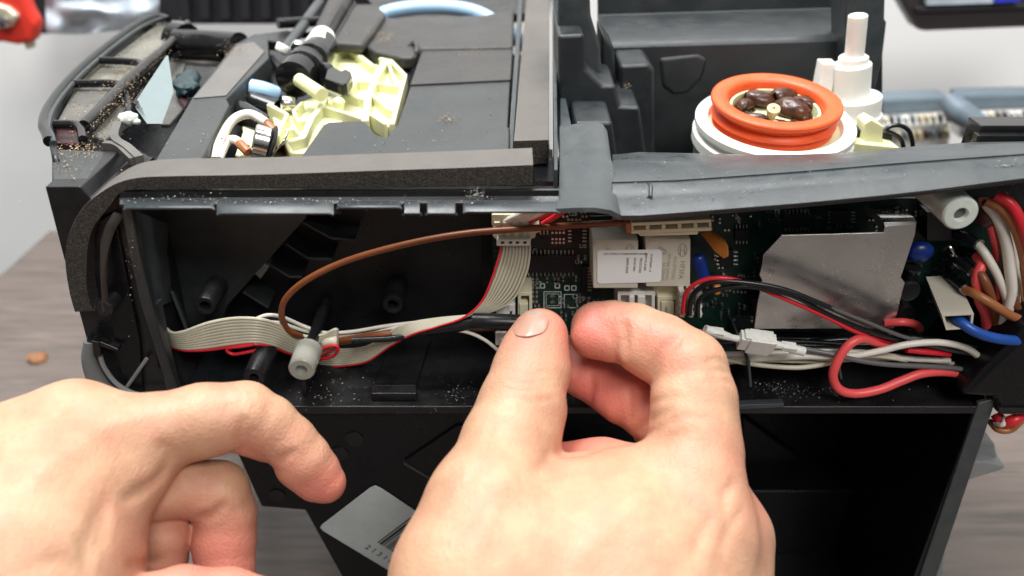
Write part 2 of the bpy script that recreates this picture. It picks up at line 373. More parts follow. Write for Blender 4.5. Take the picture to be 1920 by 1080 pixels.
# bay
zf = PY(1300, 762, 0).z
part(MB().box((-12.2, -.02, zf-.35), (xr, 5.2, zf)), 'bay_floor', 'black', bevel=.06)
part(MB().box((-12, 4.8, zf), (26, 5.2, 2.75)), 'bay_back_wall', 'black')
part(MB().prism(yp([(246,350),(600,350),(573,410),(427,573),(400,640),(396,790),(246,790)], 3.4), (0, 1.38, 0)), 'wall_panel', 'slate', bevel=.06)
def fin(pts, y0, y1, w=3, mb=None):       # a thin upright web following a line
    mb = mb or MB()
    for (a, b) in zip(pts[:-1], pts[1:]):
        d = Vector((b[0]-a[0], b[1]-a[1])); n = Vector((-d.y, d.x)).normalized()*w*.5
        mb.prism(yp([(a[0]+n.x, a[1]+n.y), (b[0]+n.x, b[1]+n.y), (b[0]-n.x, b[1]-n.y), (a[0]-n.x, a[1]-n.y)], y0), (0, y1-y0, 0))
    return mb
for pts in ([(567,417),(620,447),(665,451)], [(535,457),(577,485),(623,488)], [(500,493),(543,520),(566,520)], [(455,548),(503,578)], [(560,400),(640,400)]):
    part(fin(pts, 3.6, 4.8, 4), 'rib', 'slate', bevel=.02)
part(MB().prism(yp([(478,514),(495,496),(504,502),(488,524)], 3.3), (0, .8, 0)), 'catch', 'greybar', bevel=.03)
# left wall with slot, in sheets between front and back edges
def wall_y(front, back, yf, yb):
    return MB().loft([[PY(*p, yf) for p in front], [PY(*p, yb) for p in back]])
m_ = wall_y([(240,390),(262,480),(284,580)], [(316,420),(326,490),(338,560)], -.1, 3.4)
m_.loft([[PY(284,580,-.1), PY(300,650,-.1), PY(322,745,-.1)], [PY(304,560,.9), PY(318,640,.9), PY(338,720,.9)]])
m_.loft([[PY(325,545,2.2), PY(352,615,2.2), PY(362,690,2.4)], [PY(338,560,3.4), PY(366,640,3.4), PY(378,710,3.4)]])
part(m_, 'bay_side_wall', 'lip', solid=.12, bevel=.02)
# frame of the bay
fr = MB()
fr.prism(yp([(222,360),(262,358),(262,385),(246,392),(247,400),(262,480),(286,580),(322,700),(338,742),(318,742),(300,690),(262,570),(238,465)], -.22), (0, .35, 0))
part(fr, 'bay_frame', 'slate', bevel=.07, seg=3)
tr = MB(); xs = [224, 300, 420, 560, 700, 850, 960, 1048]
def row(f, y): return [PY(x, f(x), y) for x in xs]
dy = lambda x: -(x-224)*.004
tr.loft([row(lambda x: 352+dy(x), .6), row(lambda x: 357+dy(x), -.18), row(lambda x: 360+dy(x), -.24), row(lambda x: 371+dy(x), -.27), row(lambda x: 375+dy(x), -.34), row(lambda x: 383+dy(x), -.5), row(lambda x: 388+dy(x), -.5), row(lambda x: 382+dy(x), .3)])
part(tr, 'top_rail', 'black', solid=.06, bevel=.015)
for (x0, x1, yb) in ((232,402,392),(406,626,402),(632,753,391),(757,788,402),(800,855,402),(868,1050,399)):
    s_ = MB(); k = 6 if x1-x0 > 60 else 4
    s_.loft([[PY(x0+(x1-x0)*t, y + (3 if (t in (0, 1)) else 0)*(q > 0), Y) for t in (0, .04, .5, .96, 1)] for q, (y, Y) in enumerate(((374, -.3), (379, -.5), (yb-6, -.86), (yb-2, -.92), (yb+1, -.88), (yb-1, -.2)))])
    part(s_, 'lip_tab', 'lip', solid=.08, bevel=.02)
# centre flap and right lip
fl = MB()
fl.loft([[PY(x, y, Y) for x, y, Y in r] for r in (
  [(1049,236,5),(1080,232,5),(1115,228,5),(1130,232,5),(1139,246,4.8)],
  [(1049,300,2),(1080,300,2),(1115,298,2),(1137,298,2),(1146,298,2.1)],
  [(1048,352,.3),(1080,336,.9),(1115,322,1.1),(1140,312,1.3),(1150,310,1.4)],
  [(1044,372,-.3),(1080,368,-.2),(1115,366,-.1),(1142,368,0),(1156,366,.1)],
  [(1042,391,-.86),(1080,389,-.86),(1115,389,-.86),(1146,394,-.8),(1165,404,-.5)],
  [(1042,400,-.9),(1080,398,-.9),(1112,398,-.9),(1142,402,-.84),(1163,413,-.5)],
  [(1042,396,-.2),(1080,394,-.2),(1112,394,-.2),(1140,400,-.1),(1160,408,0)])])
part(fl, 'cover_flap', 'lip', solid=.1, bevel=.03)
lp = MB()
X = [1148, 1200, 1270, 1340, 1420, 1500, 1580, 1660, 1740, 1830, 1940, 2100]
def interp(tab, x):
    for (a, fa), (b, fb) in zip(tab[:-1], tab[1:]):
        if x <= b or (b, fb) == tab[-1]: return fa + (fb-fa)*(x-a)/(b-a)
top = [(1148,290),(1200,285),(1330,288),(1450,291),(1560,288),(1680,278),(1780,268),(1850,266),(2100,262)]
mid = [(1148,341),(1280,337),(1513,320),(1700,304),(1920,288),(2100,276)]
bot = [(1148,404),(1180,406),(1300,397),(1500,381),(1700,362),(1920,334),(2100,312)]
rows = []
for f, y in ((lambda x: interp(top,x)+2, 4.6), (lambda x: interp(top,x), 4.3), (lambda x: interp(top,x)*.45+interp(mid,x)*.55-4, 1.9), (lambda x: interp(mid,x)-5, .75), (lambda x: interp(mid,x), .55), (lambda x: interp(mid,x)+3, .56), (lambda x: interp(mid,x)+9, .35),
             (lambda x: interp(mid,x)*.5+interp(bot,x)*.5, 0), (lambda x: interp(bot,x)-4, -.42), (lambda x: interp(bot,x), -.5), (lambda x: interp(bot,x)+3, -.46), (lambda x: interp(bot,x)+4, -.3), (lambda x: interp(bot,x)+8, -.3), (lambda x: interp(bot,x)+2, .6)):
    rows.append([PY(x, f(x), y) for x in X])
lp.loft(rows); part(lp, 'hopper_lip', 'lip', solid=.1, bevel=.02)
rb = MB().loft([[PY(x, interp(mid,x)+11, .30) for x in X[1:]], [PY(x, interp(mid,x)+15, .12) for x in X[1:]], [PY(x, interp(mid,x)+17, .2) for x in X[1:]]])
part(MB().loft([[PY(1213,342,.5),PY(1216,348,.35),PY(1214,366,.1),PY(1212,370,.02)],[PY(1220,342,.5),PY(1222,348,.25),PY(1221,364,.0),PY(1222,370,-.06)]]), 'raised_line', 'lip', solid=.06)
# foam tapes
outer = spl([(1000,309),(850,315),(700,320),(493,327),(327,330),(260,333),(220,343),(187,362),(160,384),(140,413),(127,447),(122,480),(124,513),(131,553),(140,585)], 4)
inner = spl([(178,584),(170,573),(163,540),(162,513),(165,460),(177,423),(205,388),(226,362),(262,356),(330,355),(500,354),(700,353),(1000,348)], 3)
fm = MB(); n_o = len(outer)
pts = yp(outer + inner, -.28)
vec = Vector((0, 1.4, 0)); fm.prism(pts, vec, 0, cap=1)
for i in range(n_o-1, len(pts)-1): fm.m[i] = 1
for i in (len(pts)-1,): fm.m[i] = 1
fm.m[n_o-1] = 1
ft = part(fm, 'foam_tape', ['foam_skin', 'foam_cut'], bevel=.02)
# curved end looks smoother: the tape's inner liner
part(MB().loft([[PY(x+1, y, -.26) for x, y in ((182,583),(188,575),(190,545),(186,500),(187,455),(196,425),(212,398))], [PY(x, y, -.2) for x, y in ((200,570),(205,565),(196,520),(189,480),(192,440),(203,412),(214,396))]]), 'tape_liner', 'foam_smooth', solid=.3)
f2 = MB().prism(zp([(963,264),(1029,262),(1031,-60),(992,-60)], 4.25), (0, 0, -.9)); f2.m[0] = 1
part(f2, 'foam_tape', ['foam_skin', 'foam_cut'], bevel=.03)
part(MB().prism(zp([(1046,318),(1042,-60),(1036,-60),(1039,318)], 4.5), (0, 0, -.9)), 'divider_wall', 'lip', bevel=.03)
part(MB().prism(zp([(1002,340),(1038,340),(1036,280),(1000,280)], 3.3), (0, 0, -.3)), 'slot_floor', 'black_deep')
part(MB().prism(zp([(952,283),(962,283),(984,-60),(976,-60)], 3.8), (0, 0, -1)), 'slot_wall', 'lip', bevel=.03)
# body side left of the bay
part(MB().prism(yp([(84,350),(150,350),(170,372),(222,360),(300,690),(340,742),(262,742),(205,742),(168,660),(152,600),(118,480)], .35), (0, 3, 0)), 'side_shell', 'black', bevel=.05)
part(MB().prism(yp([(172,420),(214,398),(262,640),(268,740),(235,735),(205,590)], .18), (0, .2, 0)), 'side_recess', 'black_deep', bevel=.03)
part(MB().lathe(PY(196,580,-.5), (0,1,0), [(0.1,0),(.26,0),(.30,.06),(.30,2.2)], 24), 'foot_post', 'black')
# silver grey moulding at the lower left corner
part(MB().tube([PY(*p, -.2) for p in ((166,640),(166,672),(178,706),(200,738),(240,770))], [.16,.24,.3,.34,.3], 12), 'corner_moulding', 'smoked')
part(MB().tube([PY(*p, -.05) for p in ((186,662),(196,690),(222,722),(262,740),(320,742))], .09, 8).tube([PY(*p, .1) for p in ((275,672),(236,728))], .07, 6), 'moulding_rib', 'latch')
part(MB().prism(yp([(163,632),(172,640),(186,642),(190,668),(172,670),(160,650)], -.25), (0, .4, 0)).prism(yp([(186,640),(222,655),(222,660),(186,650)], -.2), (0,.3,0)), 'corner_clip', 'gloss', bevel=.04)
# ---- posts
def post(x, y, rpx, yf, yb, hole=.5, m='black', name='screw_post'):
    c = PY(x, y, yf); r = rad(rpx, c)
    return part(MB().lathe(c, (0, 1, 0), [(r*hole, 1.0), (r*hole, .02), (r*(hole+.08), 0), (r*.92, 0), (r, .06), (r*1.06, yb-yf)], 28), name, m)
post(384,574,20,1.9,3.5,.48); post(476,708,21,-.2,3.4,.42); post(736,572,20,3.2,4.8,.5)
c = PY(565,694,.1)
part(MB().lathe(c, (0,1,0), [(.18,.25),(.21,.0),(.42,0),(.47,.05),(.50,1.25),(.44,1.32),(.20,1.34),(.2,.9)], 32), 'frosted_cap', 'clear2')
part(MB().lathe(c + Vector((0,.3,0)), (0,1,0), [(.17,0),(.17,.9),(.21,1.0),(.24,4.2)], 20).prism([c + Vector((x*.01, 1.2, z*.01)) for x, z in ((-5,0),(5,0),(5,-70),(-5,-70))], (0,3,0)), 'support_pin', 'gloss')
part(fin([(570,708),(570,742)], .5, 3, 8), 'small_fin', 'black', bevel=.03)
for x, y0, y1 in ((1408,676,726),(1578,690,712)): part(fin([(x-4,y0),(x,y1)], .3, 3, 5), 'floor_fin', 'latch' if 0 else 'lip', bevel=.02)
zz = zf
a = PZ(700, 755, zf); b = PZ(782, 755, zf)
bl = MB().prism([PZ(697,752,zf), PZ(782,752,zf), PZ(782,736,zf), PZ(697,736,zf)], (0,0,.35))
bl.prism([PZ(700,730,zf), PZ(780,730,zf), PZ(808,640,zf), PZ(738,640,zf)], (0,0,.18))
part(bl, 'floor_boss', 'black', bevel=.05)
part(MB().box((PY(905,620,4).x, 4.2, zf), (PY(925,620,4).x, 4.8, 3.4)), 'board_guide', 'black_deep')
# ---- right end: black duct, cable tunnel
part(MB().prism(yp([(1800,744),(1852,690),(1905,640),(1925,615),(2100,600),(2100,784),(1872,782),(1868,748)], -.35), (0, 4, 0)), 'cable_duct', 'black_deep', bevel=.25, seg=4)
part(MB().prism(yp([(1874,766),(2100,770),(2100,776),(1872,772)], -.45), (0, .2, 0)), 'duct_seam', 'black', bevel=.02)
part(MB().prism(zp([(1870,740),(1915,720),(1885,748)], -4.2), (0,0,-.2)), 'duct_notch', 'gloss')
# black rail over the right end
rl = MB(); prof = [(1797,266),(1803,245),(1812,236),(1822,233),(1830,250),(1838,243),(1842,262),(1826,268)]
xR = 26
for (y0, z0, y1, z1) in ((4.9, 3.2, 5.9, 4.22), (4.6, 3.2, 5.0, 3.98), (4.25, 3.2, 4.7, 3.74)):
    p = PY(1812 if y0 > 5 else 1832, 262, y0)
    rl.box((p.x, y0, z0-.3), (xR, y1, z1))
part(rl, 'slotted_rail', 'gloss', bevel=.06)
# ---- top: centre cover
Zslab('cover_panel', [(769,157),(793,86),(962,82),(958,148)], 3.92, .8, 'dusty_brown', mach, bevel=.07)
Zslab('cover_panel', [(745,232),(771,156),(957,147),(951,262),(720,262)], 3.80, .8, 'dusty', mach, bevel=.07)
Zslab('cover_ledge', [(566,290),(606,234),(616,228),(683,226),(693,236),(703,250),(722,257),(910,249),(917,239),(956,237),(956,300),(560,300)], 3.98, .7, 'dusty', mach, bevel=.09)
# upper moulded duct
Zslab('moulded_duct', [(620,76),(640,40),(658,8),(710,8),(730,33),(905,28),(964,16),(962,87),(793,90),(776,106),(752,107),(704,98),(676,80)], 4.05, .6, 'dusty_brown', mach, bevel=.16, seg=4)
Zslab('duct_plateau', [(618,78),(642,38),(660,7),(709,7),(722,24),(704,52),(680,82)], 4.42, .5, 'dusty_brown', mach, bevel=.2, seg=4)
Zslab('duct_skirt', [(600,90),(620,70),(700,92),(752,102),(778,100),(770,118),(752,116),(704,108),(676,94)], 3.6, .5, 'black', mach, bevel=.12)
_a, _b = PZ(640,0,4.2), PZ(600,82,4.1)
part(MB().tube([_a, _b], [rad(21,_a), rad(21,_b)], 24), 'duct_ridge', 'dusty_brown', bevel=.05)
_a, _b = PZ(600,6,4.3), PZ(534,94,4.1)
part(MB().tube([_a, _b], [rad(10,_a), rad(10,_b)], 16), 'duct_ridge', 'lip', bevel=.03)
for _x in (628, 652): part(MB().tube([PZ(_x+14,4,4.75 if _x < 640 else 4.5), PZ(_x-28,76,4.6 if _x < 640 else 4.45)], .05, 6), 'moulding_line', 'dusty_brown')
part(MB().tube([PZ(772,112,3.7), PZ(782,96,4.1), PZ(778,80,4.2), PZ(764,92,3.9), PZ(756,112,3.4)], .13, 8), 'duct_lug', 'dusty_brown')
part(MB().tube([PZ(521,44,4.4), PZ(600,40,4.2)], .26, 12).box(PZ(520,72,3.6), PZ(600,60,3.9)), 'hinge_rod', 'gloss')
part(MB().tube([PZ(*p) for p in ((640,90,2.6),(700,36,3.6),(750,18,4.0),(820,13,4.1),(880,20,4.0),(925,40,3.6),(990,90,2.6))], .40, 14), 'blue_tube', 'tube_blue')
part(MB().prism(zp([(640,-60),(1040,-60),(1030,22),(905,30),(860,34),(720,34)], 3.4), (0,0,-.5)), 'rear_panel', 'black_deep')
# black fittings
def cyl(name, p, q, r, m, n=24, **k):
    ax = (q-p); return part(MB().lathe(p, ax, [(r*.9,0),(r,.05),(r,ax.length-.05),(r*.9,ax.length)], n), name, m, **k)
cyl('hose_fitting', PZ(606,82,4.4), PZ(566,140,4.3), .66, 'gloss'); cyl('hose_collar', PZ(606,72,4.5), PZ(594,90,4.5), .6, 'white')
cyl('hose_fitting', PZ(576,118,4.5), PZ(550,150,4.3), .78, 'gloss'); cyl('hose_fitting', PZ(600,140,4.3), PZ(618,140,4.2), .5, 'gloss')
part(MB().prism(zp([(612,128),(624,124),(640,132),(648,128),(658,134),(660,142),(650,156),(640,158),(608,146)], 4.6), (0,0,-.5)), 'clip_arm', 'gloss', bevel=.08)
cyl('fitting_ring', PZ(590,104,4.42), PZ(584,112,4.42), .72, 'black'); cyl('fitting_ring', PZ(572,128,4.4), PZ(568,134,4.4), .86, 'black')
cyl('vent_nozzle', PZ(534,84,4.7), PZ(528,98,4.4), .34, 'white'); cyl('small_screw', PZ(560,84,4.8), PZ(556,92,4.7), .3, 'steel')
part(MB().prism(zp([(506,100),(530,118),(545,150),(538,180),(500,175),(470,150),(470,130)], 3.0), (0,0,-.4)).prism(zp([(502,104),(512,100),(560,160),(550,170)], 3.4), (0,0,-.3)), 'pump_housing', 'black', bevel=.08)
part(MB().prism(zp([(500,126),(510,122),(560,170),(540,200),(490,160)], 2.6), (0,0,-.3)), 'pump_panel', 'lip', bevel=.08)
part(MB().tube([PZ(470,166,3.6), PZ(492,170,3.5), PZ(520,180,3.2)], .40, 14), 'blue_hose', 'tube_blue')
part(MB().tube([PZ(420,196,3.3), PZ(450,210,3.2), PZ(500,240,2.9)], .5, 12).tube([PZ(395,180,3.2), PZ(460,190,3.1), PZ(520,210,2.8)], .55, 12), 'dark_hose', 'gloss')
# white thermal wires, thermostat and clip
part(MB().tube([PZ(404,300,3.6), PZ(412,268,3.9), PZ(436,226,4.3), PZ(468,214,4.4), PZ(500,230,4.2)], .17, 10), 'loop_wire', 'white_wire')
part(MB().tube([PZ(410,300,3.6), PZ(424,268,3.8), PZ(440,262,3.9), PZ(462,278,3.7)], .16, 10), 'loop_wire', 'white_wire')
cyl('spade_terminal', PZ(484,218,4.3), PZ(514,246,4.0), .17, 'tan_wire', 12); cyl('spade_terminal', PZ(448,268,3.9), PZ(466,286,3.7), .17, 'tan_wire', 12)
part(MB().prism(zp([(450,215),(505,215),(520,250),(512,285),(440,290),(455,245)], 2.9), (0,0,-.3)), 'heater_block', 'cream', bevel=.08)
cyl('thermostat', PZ(474,262,4.1), PZ(505,270,3.9), .58, 'steel', 32); cyl('thermostat_flange', PZ(505,270,3.9), PZ(511,272,3.85), .70, 'chip', 32)
part(MB().loft([[PZ(538,246,4.6), PZ(528,268,4.3), PZ(506,292,3.8)], [PZ(538,246,4.1), PZ(530,270,3.7), PZ(545,292,3.4)]]), 'spring_clip', 'steel', solid=.06)
cyl('metal_bush', PZ(528,194,3.9), PZ(552,196,3.8), .32, 'steel')
# cream lever frame with its webs
cz = 3.46
cr = part(MB().prism(zp([(607,172),(612,150),(626,100),(640,90),(657,88),(700,121),(712,107),(728,108),(760,141),(733,234),(703,238),(689,228),(607,230),(571,288),(544,290),(530,262),(520,246),(500,193),(506,190),(540,210),(560,192),(580,184)], cz), (0,0,-.5)), 'lever_frame', 'cream', bevel=.12, seg=3)
def web(pts, wpx, z0, h, nm='web', par=None, m='cream'):
    for p, q in zip(pts[:-1], pts[1:]):
        mb = MB(); a, b = PZ(*p, z0), PZ(*q, z0); d = (b-a).normalized(); n = Vector((-d.y, d.x, 0))*rad(wpx/2, a)
        mb.prism([a+n-d*.05, b+n+d*.05, b-n+d*.05, a-n-d*.05], (0,0,-h)); mb.build(nm, m, par or cr, bevel=.07, seg=3)
WZ = 3.86
for pts_, wd in (([(722,112),(706,142),(691,174),(684,224)], 13), ([(712,108),(730,109),(759,139),(735,230)], 9), ([(700,152),(730,158),(752,160)], 8), ([(727,112),(742,158)], 6), ([(694,172),(728,202),(740,206)], 8),
                 ([(686,206),(722,230)], 7), ([(690,186),(650,176),(668,150),(700,152)], 7), ([(626,100),(640,92),(656,89),(698,121)], 10), ([(628,100),(616,132)], 9), ([(640,150),(690,150)], 7), ([(650,176),(618,190)], 8),
                 ([(608,182),(600,200),(584,218),(567,256),(534,264)], 12), ([(503,194),(538,212),(520,252)], 8), ([(566,190),(550,206),(560,226),(580,222)], 7), ([(534,264),(546,284),(570,284)], 10), ([(600,196),(650,210),(684,222)], 9), ([(567,256),(552,240),(536,242)], 6)):
    web(pts_, wd, WZ, .7)
part(MB().tube([PZ(561,150,4.6), PZ(604,178,4.4)], .28, 16), 'lever_tongue', 'cream', bevel=0)
MB().lathe(PZ(632,212,3.4), (.3,-.2,1), [(.26,0),(.23,.6),(.15,.68)], 20).build('peg', 'cream', cr)
MB().lathe(PZ(660,196,3.3), (0,0,1), [(.42,0),(.36,.35),(.25,.42)], 20).build('peg', 'cream', cr)
MB().prism(zp([(659,142),(663,141),(670,151),(667,153)], 3.17), (0,0,-.01)).build('green_mark', 'green_ink', cr)
# diagonal black arm and left front panel
da = part(MB().prism(zp([(360,182),(440,82),(478,62),(502,70),(504,108),(425,184),(430,196),(380,296),(290,300)], 4.1), (0,0,-.9)), 'diagonal_arm', 'dusty', bevel=.08)
part(MB().prism(zp([(362,183),(404,134),(446,82),(476,78),(496,96),(424,178)], 4.16), (0,0,-.08)), 'arm_plate', 'arm_sheen', bevel=.03)
part(MB().tube([PZ(330,84,3.6), PZ(400,86,3.6), PZ(450,90,3.7)], .75, 18).tube([PZ(330,76,3.5), PZ(352,80,3.5)], .95, 18), 'axle_tube', 'gloss')
part(MB().prism(zp([(318,112),(380,100),(430,104),(436,118),(380,118)], 3.0), (0,0,-.2)), 'axle_bracket', 'greybar')
part(MB().prism(zp([(478,64),(540,56),(560,60),(540,80),(502,76)], 4.0), (0,0,-.5)), 'hinge_block', 'black', bevel=.1)
part(MB().prism(zp([(250,300),(220,240),(300,90),(380,110),(560,60),(560,150),(470,300)], 1.8), (0,0,-.3)), 'dark_tray', 'black_deep')
rimo = spl([(312,34),(290,29),(250,46),(200,82),(150,124),(112,164),(86,202),(78,232),(86,252),(96,300)], 4)
part(MB().tube([PZ(x+4, y+3, 4.0) for x, y in rimo[:-3]], .2, 12, spline=False), 'front_rim', 'gloss')
part(MB().tube([PZ(x+13, y+6, 4.05) for x, y in rimo[4:-3]], .1, 8, spline=False), 'rim_bead', 'lip')
fp = MB(); L = [PZ(x+2, y, 4.0) for x, y in rimo[2:]]
fp.loft([L, [p + Vector((.1, 0, -4)) for p in L], [p + Vector((1.0, 0, -11)) for p in L]])
part(fp, 'front_skin', 'black', solid=.2)
Zslab('smoky_window', [(205,112),(306,36),(347,40),(328,68),(262,116)], 3.75, .2, 'window', mach, .05)
Zslab('smoky_window', [(140,156),(186,118),(258,122),(252,134),(216,157)], 3.72, .2, 'window', mach, .05)
Zslab('smoky_window', [(104,232),(142,162),(212,160),(196,188),(150,234)], 3.72, .2, 'greybar', mach, .05)
cross = [([(188,113),(256,117),(268,124)], 7), ([(138,157),(215,157),(228,166)], 7), ([(103,233),(146,236),(156,262)], 9)]
for pts, wd in cross: part(MB().tube([PZ(*p, 4.0) for p in pts], .17, 10), 'panel_bar', 'gloss')
part(MB().tube([PZ(*p, 4.0) for p in ((352,42),(318,82),(276,120),(230,162),(190,205),(158,236))], [.14,.2,.24,.24,.24,.22], 12), 'panel_inner_rail', 'gloss')
part(MB().tube([PZ(*p, 3.7) for p in ((230,160),(240,200),(238,215))], .16, 8), 'panel_stay', 'black')
part(MB().prism(zp([(104,240),(150,240),(160,268),(104,268)], 3.5), (0,0,-.3)), 'pocket', 'maroon', bevel=.04)
part(MB().prism(zp([(170,252),(226,192),(236,196),(240,226),(196,262)], 3.55), (0,0,-.3)), 'dusty_slab', 'greybar', bevel=.1)
part(MB().prism(zp([(96,284),(104,278),(190,282),(196,292),(166,334),(96,336)], 3.9), (0,0,-.4)), 'corner_block', 'dusty', bevel=.1)
part(MB().prism(zp([(92,338),(190,334),(178,368),(92,370)], 3.45), (0,0,-3)), 'corner_wall', 'black', bevel=.12)
part(MB().prism(zp([(160,330),(200,290),(260,280),(290,298),(250,300),(190,330),(170,350)], 3.3), (0,0,-.4)), 'corner_floor', 'black', bevel=.05)
fs = MB().tube([PZ(*p, 4.0) for p in ((222,234),(216,262),(240,280),(262,300))], .2, 4).tube([PZ(*p, 3.95) for p in ((196,272),(222,276),(252,302))], .18, 4)
part(fs, 'foam_strip', 'greybar')
part(MB().ball(PZ(240,222,4.1), .36, .3, .26, 8, fn=lambda p: p*(1+.3*noise.noise(p*6))).ball(PZ(254,228,4.0), .2, .14, .12, 8), 'putty', 'clear')
# pale card with pencil writing, blue-green foam
cp = [PZ(312,104,5.2), PZ(256,188,4.6), PZ(254,202,4.3), PZ(276,232,3.9), PZ(300,232,3.9), PZ(322,172,4.4)]
cdm = MB().prism(cp, (.05,.05,-.03)); ca = part(cdm, 'card_tag', 'label_card')
nn = (cp[0]-cp[1]).cross(cp[4]-cp[1]).normalized(); nn = nn if nn.z > 0 else -nn
rt = (cp[0]-cp[1]).normalized(); upv = nn.cross(rt)
tx = MB().text('198', PZ(298,170,4.42)+nn*.2, rt, upv, .5).text('2001.8.1VET', PZ(262,214,4.15)+nn*.2, rt, upv, .34).text('N305001', PZ(256,205,4.2)+nn*.2, rt, upv, .32)
tx.build('writing', 'greybar', ca)
for c_, rx_, ry_ in ((PZ(352,158,3.4), .56, 1.6),):
    part(MB().ball(c_, rx_, ry_, .4, 16, rot=Matrix.Rotation(.25,3,'Z'), fn=lambda p: p*(1+.35*noise.noise(p*2.5))), 'blue_green_foam', 'bluegreen')
part(MB().prism(zp([(334,140),(342,150),(352,190),(346,200),(332,180)], 3.2), (0,0,-.3)), 'maroon_block', 'maroon', bevel=.06)
part(MB().prism(zp([(306,112),(350,112),(338,150),(350,196),(318,232),(300,232),(318,180)], 2.9), (0,0,-.2)), 'inner_panel', 'greybar', bevel=.06)
# grille slats under the arm
for i in range(4):
    part(MB().tube([PZ(352+i*14,300,3.0), PZ(384+i*10,232+i*3,2.9)], .06, 6), 'grille_bar', 'lip')
# ---- hopper recess
hb = MB(); HX = [1120, 1250, 1400, 1500, 1600, 1652]; s = lambda x: -(x-1120)*.03
hb.loft([[PY(x, y+s(x), Y) for x in HX] for y, Y in ((330,14),(200,14),(100,14),(92,14),(86,14.1),(80,14.4),(40,17.5),(32,17.8),(-40,18))])
part(hb, 'hopper_back_wall', 'slate', solid=.2, bevel=.05)
def hblk(pts, y0, y1, m='slate', bv=.16, nm='hopper_step'): part(MB().prism(yp(pts, y0), (0, y1-y0, 0)), nm, m, bevel=bv, seg=4)
hblk([(1046,66),(1095,64),(1099,130),(1130,160),(1154,160),(1162,199),(1200,201),(1214,310),(1050,310)], 9, 14)
hblk([(1163,123),(1216,120),(1228,134),(1228,310),(1163,310)], 11.4, 14)
hblk([(1046,-60),(1104,-60),(1108,30),(1126,90),(1128,150),(1046,150)], 10.5, 15, 'lip')
hblk([(1128,60),(1152,92),(1156,165),(1128,165)], 12, 14.5)
hblk([(1078,229),(1148,229),(1160,310),(1078,310)], 6.5, 9.2)
part(MB().prism(zp([(1050,300),(1050,130),(1072,236),(1072,300)], 3.9), (0,0,-1.5)), 'hopper_web', 'lip', bevel=.04)
hblk([(1586,-60),(1662,-60),(1659,36),(1663,42),(1655,110),(1640,172),(1640,300),(1586,300)], 12.6, 14.6, 'lip', .1, 'hopper_side_post')
hblk([(1233,108),(1310,100),(1330,110),(1318,150),(1290,178),(1262,180),(1240,165)], 13.7, 14.3, 'slate', .25, 'wall_pad')
part(MB().box((PY(1060,200,6).x, 5.3, -1.2), (16.5, 14, -.9)), 'hopper_floor', 'black_deep')
# ---- grinder head
AX = Vector((0, -math.sin(R(7)), math.cos(R(7)))).normalized()
G = PY(1453, 224, 8.2); gk = fwd(G)/FPX
gr = part(MB().lathe(G, AX, [(2.55,-.3),(2.62,.0),(2.72,.05),(3.0,.05),(3.12,-.04),(3.12,-.28),(3.0,-.36),(3.0,-.5),(3.16,-.6),(3.16,-1.0),(3.0,-1.2),(2.95,-3.6)], 64), 'grinder_bowl', 'white')
part(MB().lathe(G - AX*.25, AX, [(1.0,-.1),(2.6,-.1),(2.6,0),(1.0,0)], 48, close=True), 'bowl_floor', 'cream')
O = PY(1456, 187, 8.2)
sl = part(MB().lathe(O, AX, [(1.78,-1.1),(1.80,-.5),(1.84,-.12),(1.92,.0),(2.42,.05),(2.52,0),(2.54,-.10),(2.46,-.2),(2.22,-.34),(2.20,-.46),(2.42,-.56),(2.45,-.68),(2.30,-.76),(2.30,-.84),(2.38,-.92),(2.34,-1.1)], 96, close=True), 'rubber_seal', 'orange', angle=60)
part(MB().lathe(O - AX*.75, AX, [(.1,-.05),(1.85,-.05),(1.85,0),(.1,0)], 48), 'chute_floor', 'cream')
part(MB().lathe(O, AX, [(1.76,-1.0),(1.76,-.34),(1.66,-.34),(1.60,-1.0)], 64, close=True), 'chute_wall', 'cream', angle=60)
# ---- white spindle tower
def seg_(p, q, rp, n=28):
    a, b = PY(*p, 11), PY(*q, 11); ax = b-a; r = rad(rp, a)
    return [a, ax, [(r*.86,0),(r,.06),(r,ax.length-.03),(r*.97,ax.length)], n]
tw = MB()
for p, q, r in (((1609,27),(1601,112),18),((1601,104),(1596,150),27),((1597,118),(1590,252),36),((1600,178),(1597,216),51),((1590,212),(1584,300),60)): tw.lathe(*seg_(p, q, r))
a = PY(1557,120,10.8); tw.box(a - Vector((.3,0,3)), a + Vector((.3,.8,0))); a = PY(1628,124,10.8); tw.box(a - Vector((.28,0,3)), a + Vector((.1,.8,0)))
part(tw, 'spindle_tower', 'white', bevel=.03)
part(MB().prism(yp([(1622,232),(1634,224),(1657,237),(1652,290),(1612,290)], 7.6), (0,.9,0)).prism(yp([(1600,268),(1682,276),(1700,290),(1600,296)], 7.2), (0,.9,0)), 'tower_bracket', 'cream', bevel=.05)
part(MB().prism(yp([(1596,244),(1620,244),(1612,290),(1590,290)], 7.9), (0,.5,0)).prism(yp([(1658,250),(1674,250),(1672,276),(1655,274)], 8), (0,.6,0)), 'motor_block', 'chip', bevel=.05)
for pts in ([(1660,243),(1672,236),(1690,236),(1706,248),(1712,276),(1712,300)], [(1661,245),(1678,252),(1690,262),(1695,282),(1696,300)]):
    part(MB().tube([PY(*p, 8) for p in pts], .09, 8), 'thin_black_wire', 'black_wire')
# bits that stick out behind, lower right
part(MB().prism(yp([(1800,820),(1866,832),(1872,858),(1800,900)], 3), (0,2,0)).prism(yp([(1800,868),(1855,866),(1884,872),(1886,880),(1800,906)], 2.6), (0,3,0)), 'grey_latch', 'latch', bevel=.12)
part(MB().prism(yp([(1740,940),(1776,970),(1768,1100),(1740,1100)], 2), (0,1,0)), 'white_latch', 'label_card', bevel=.1)
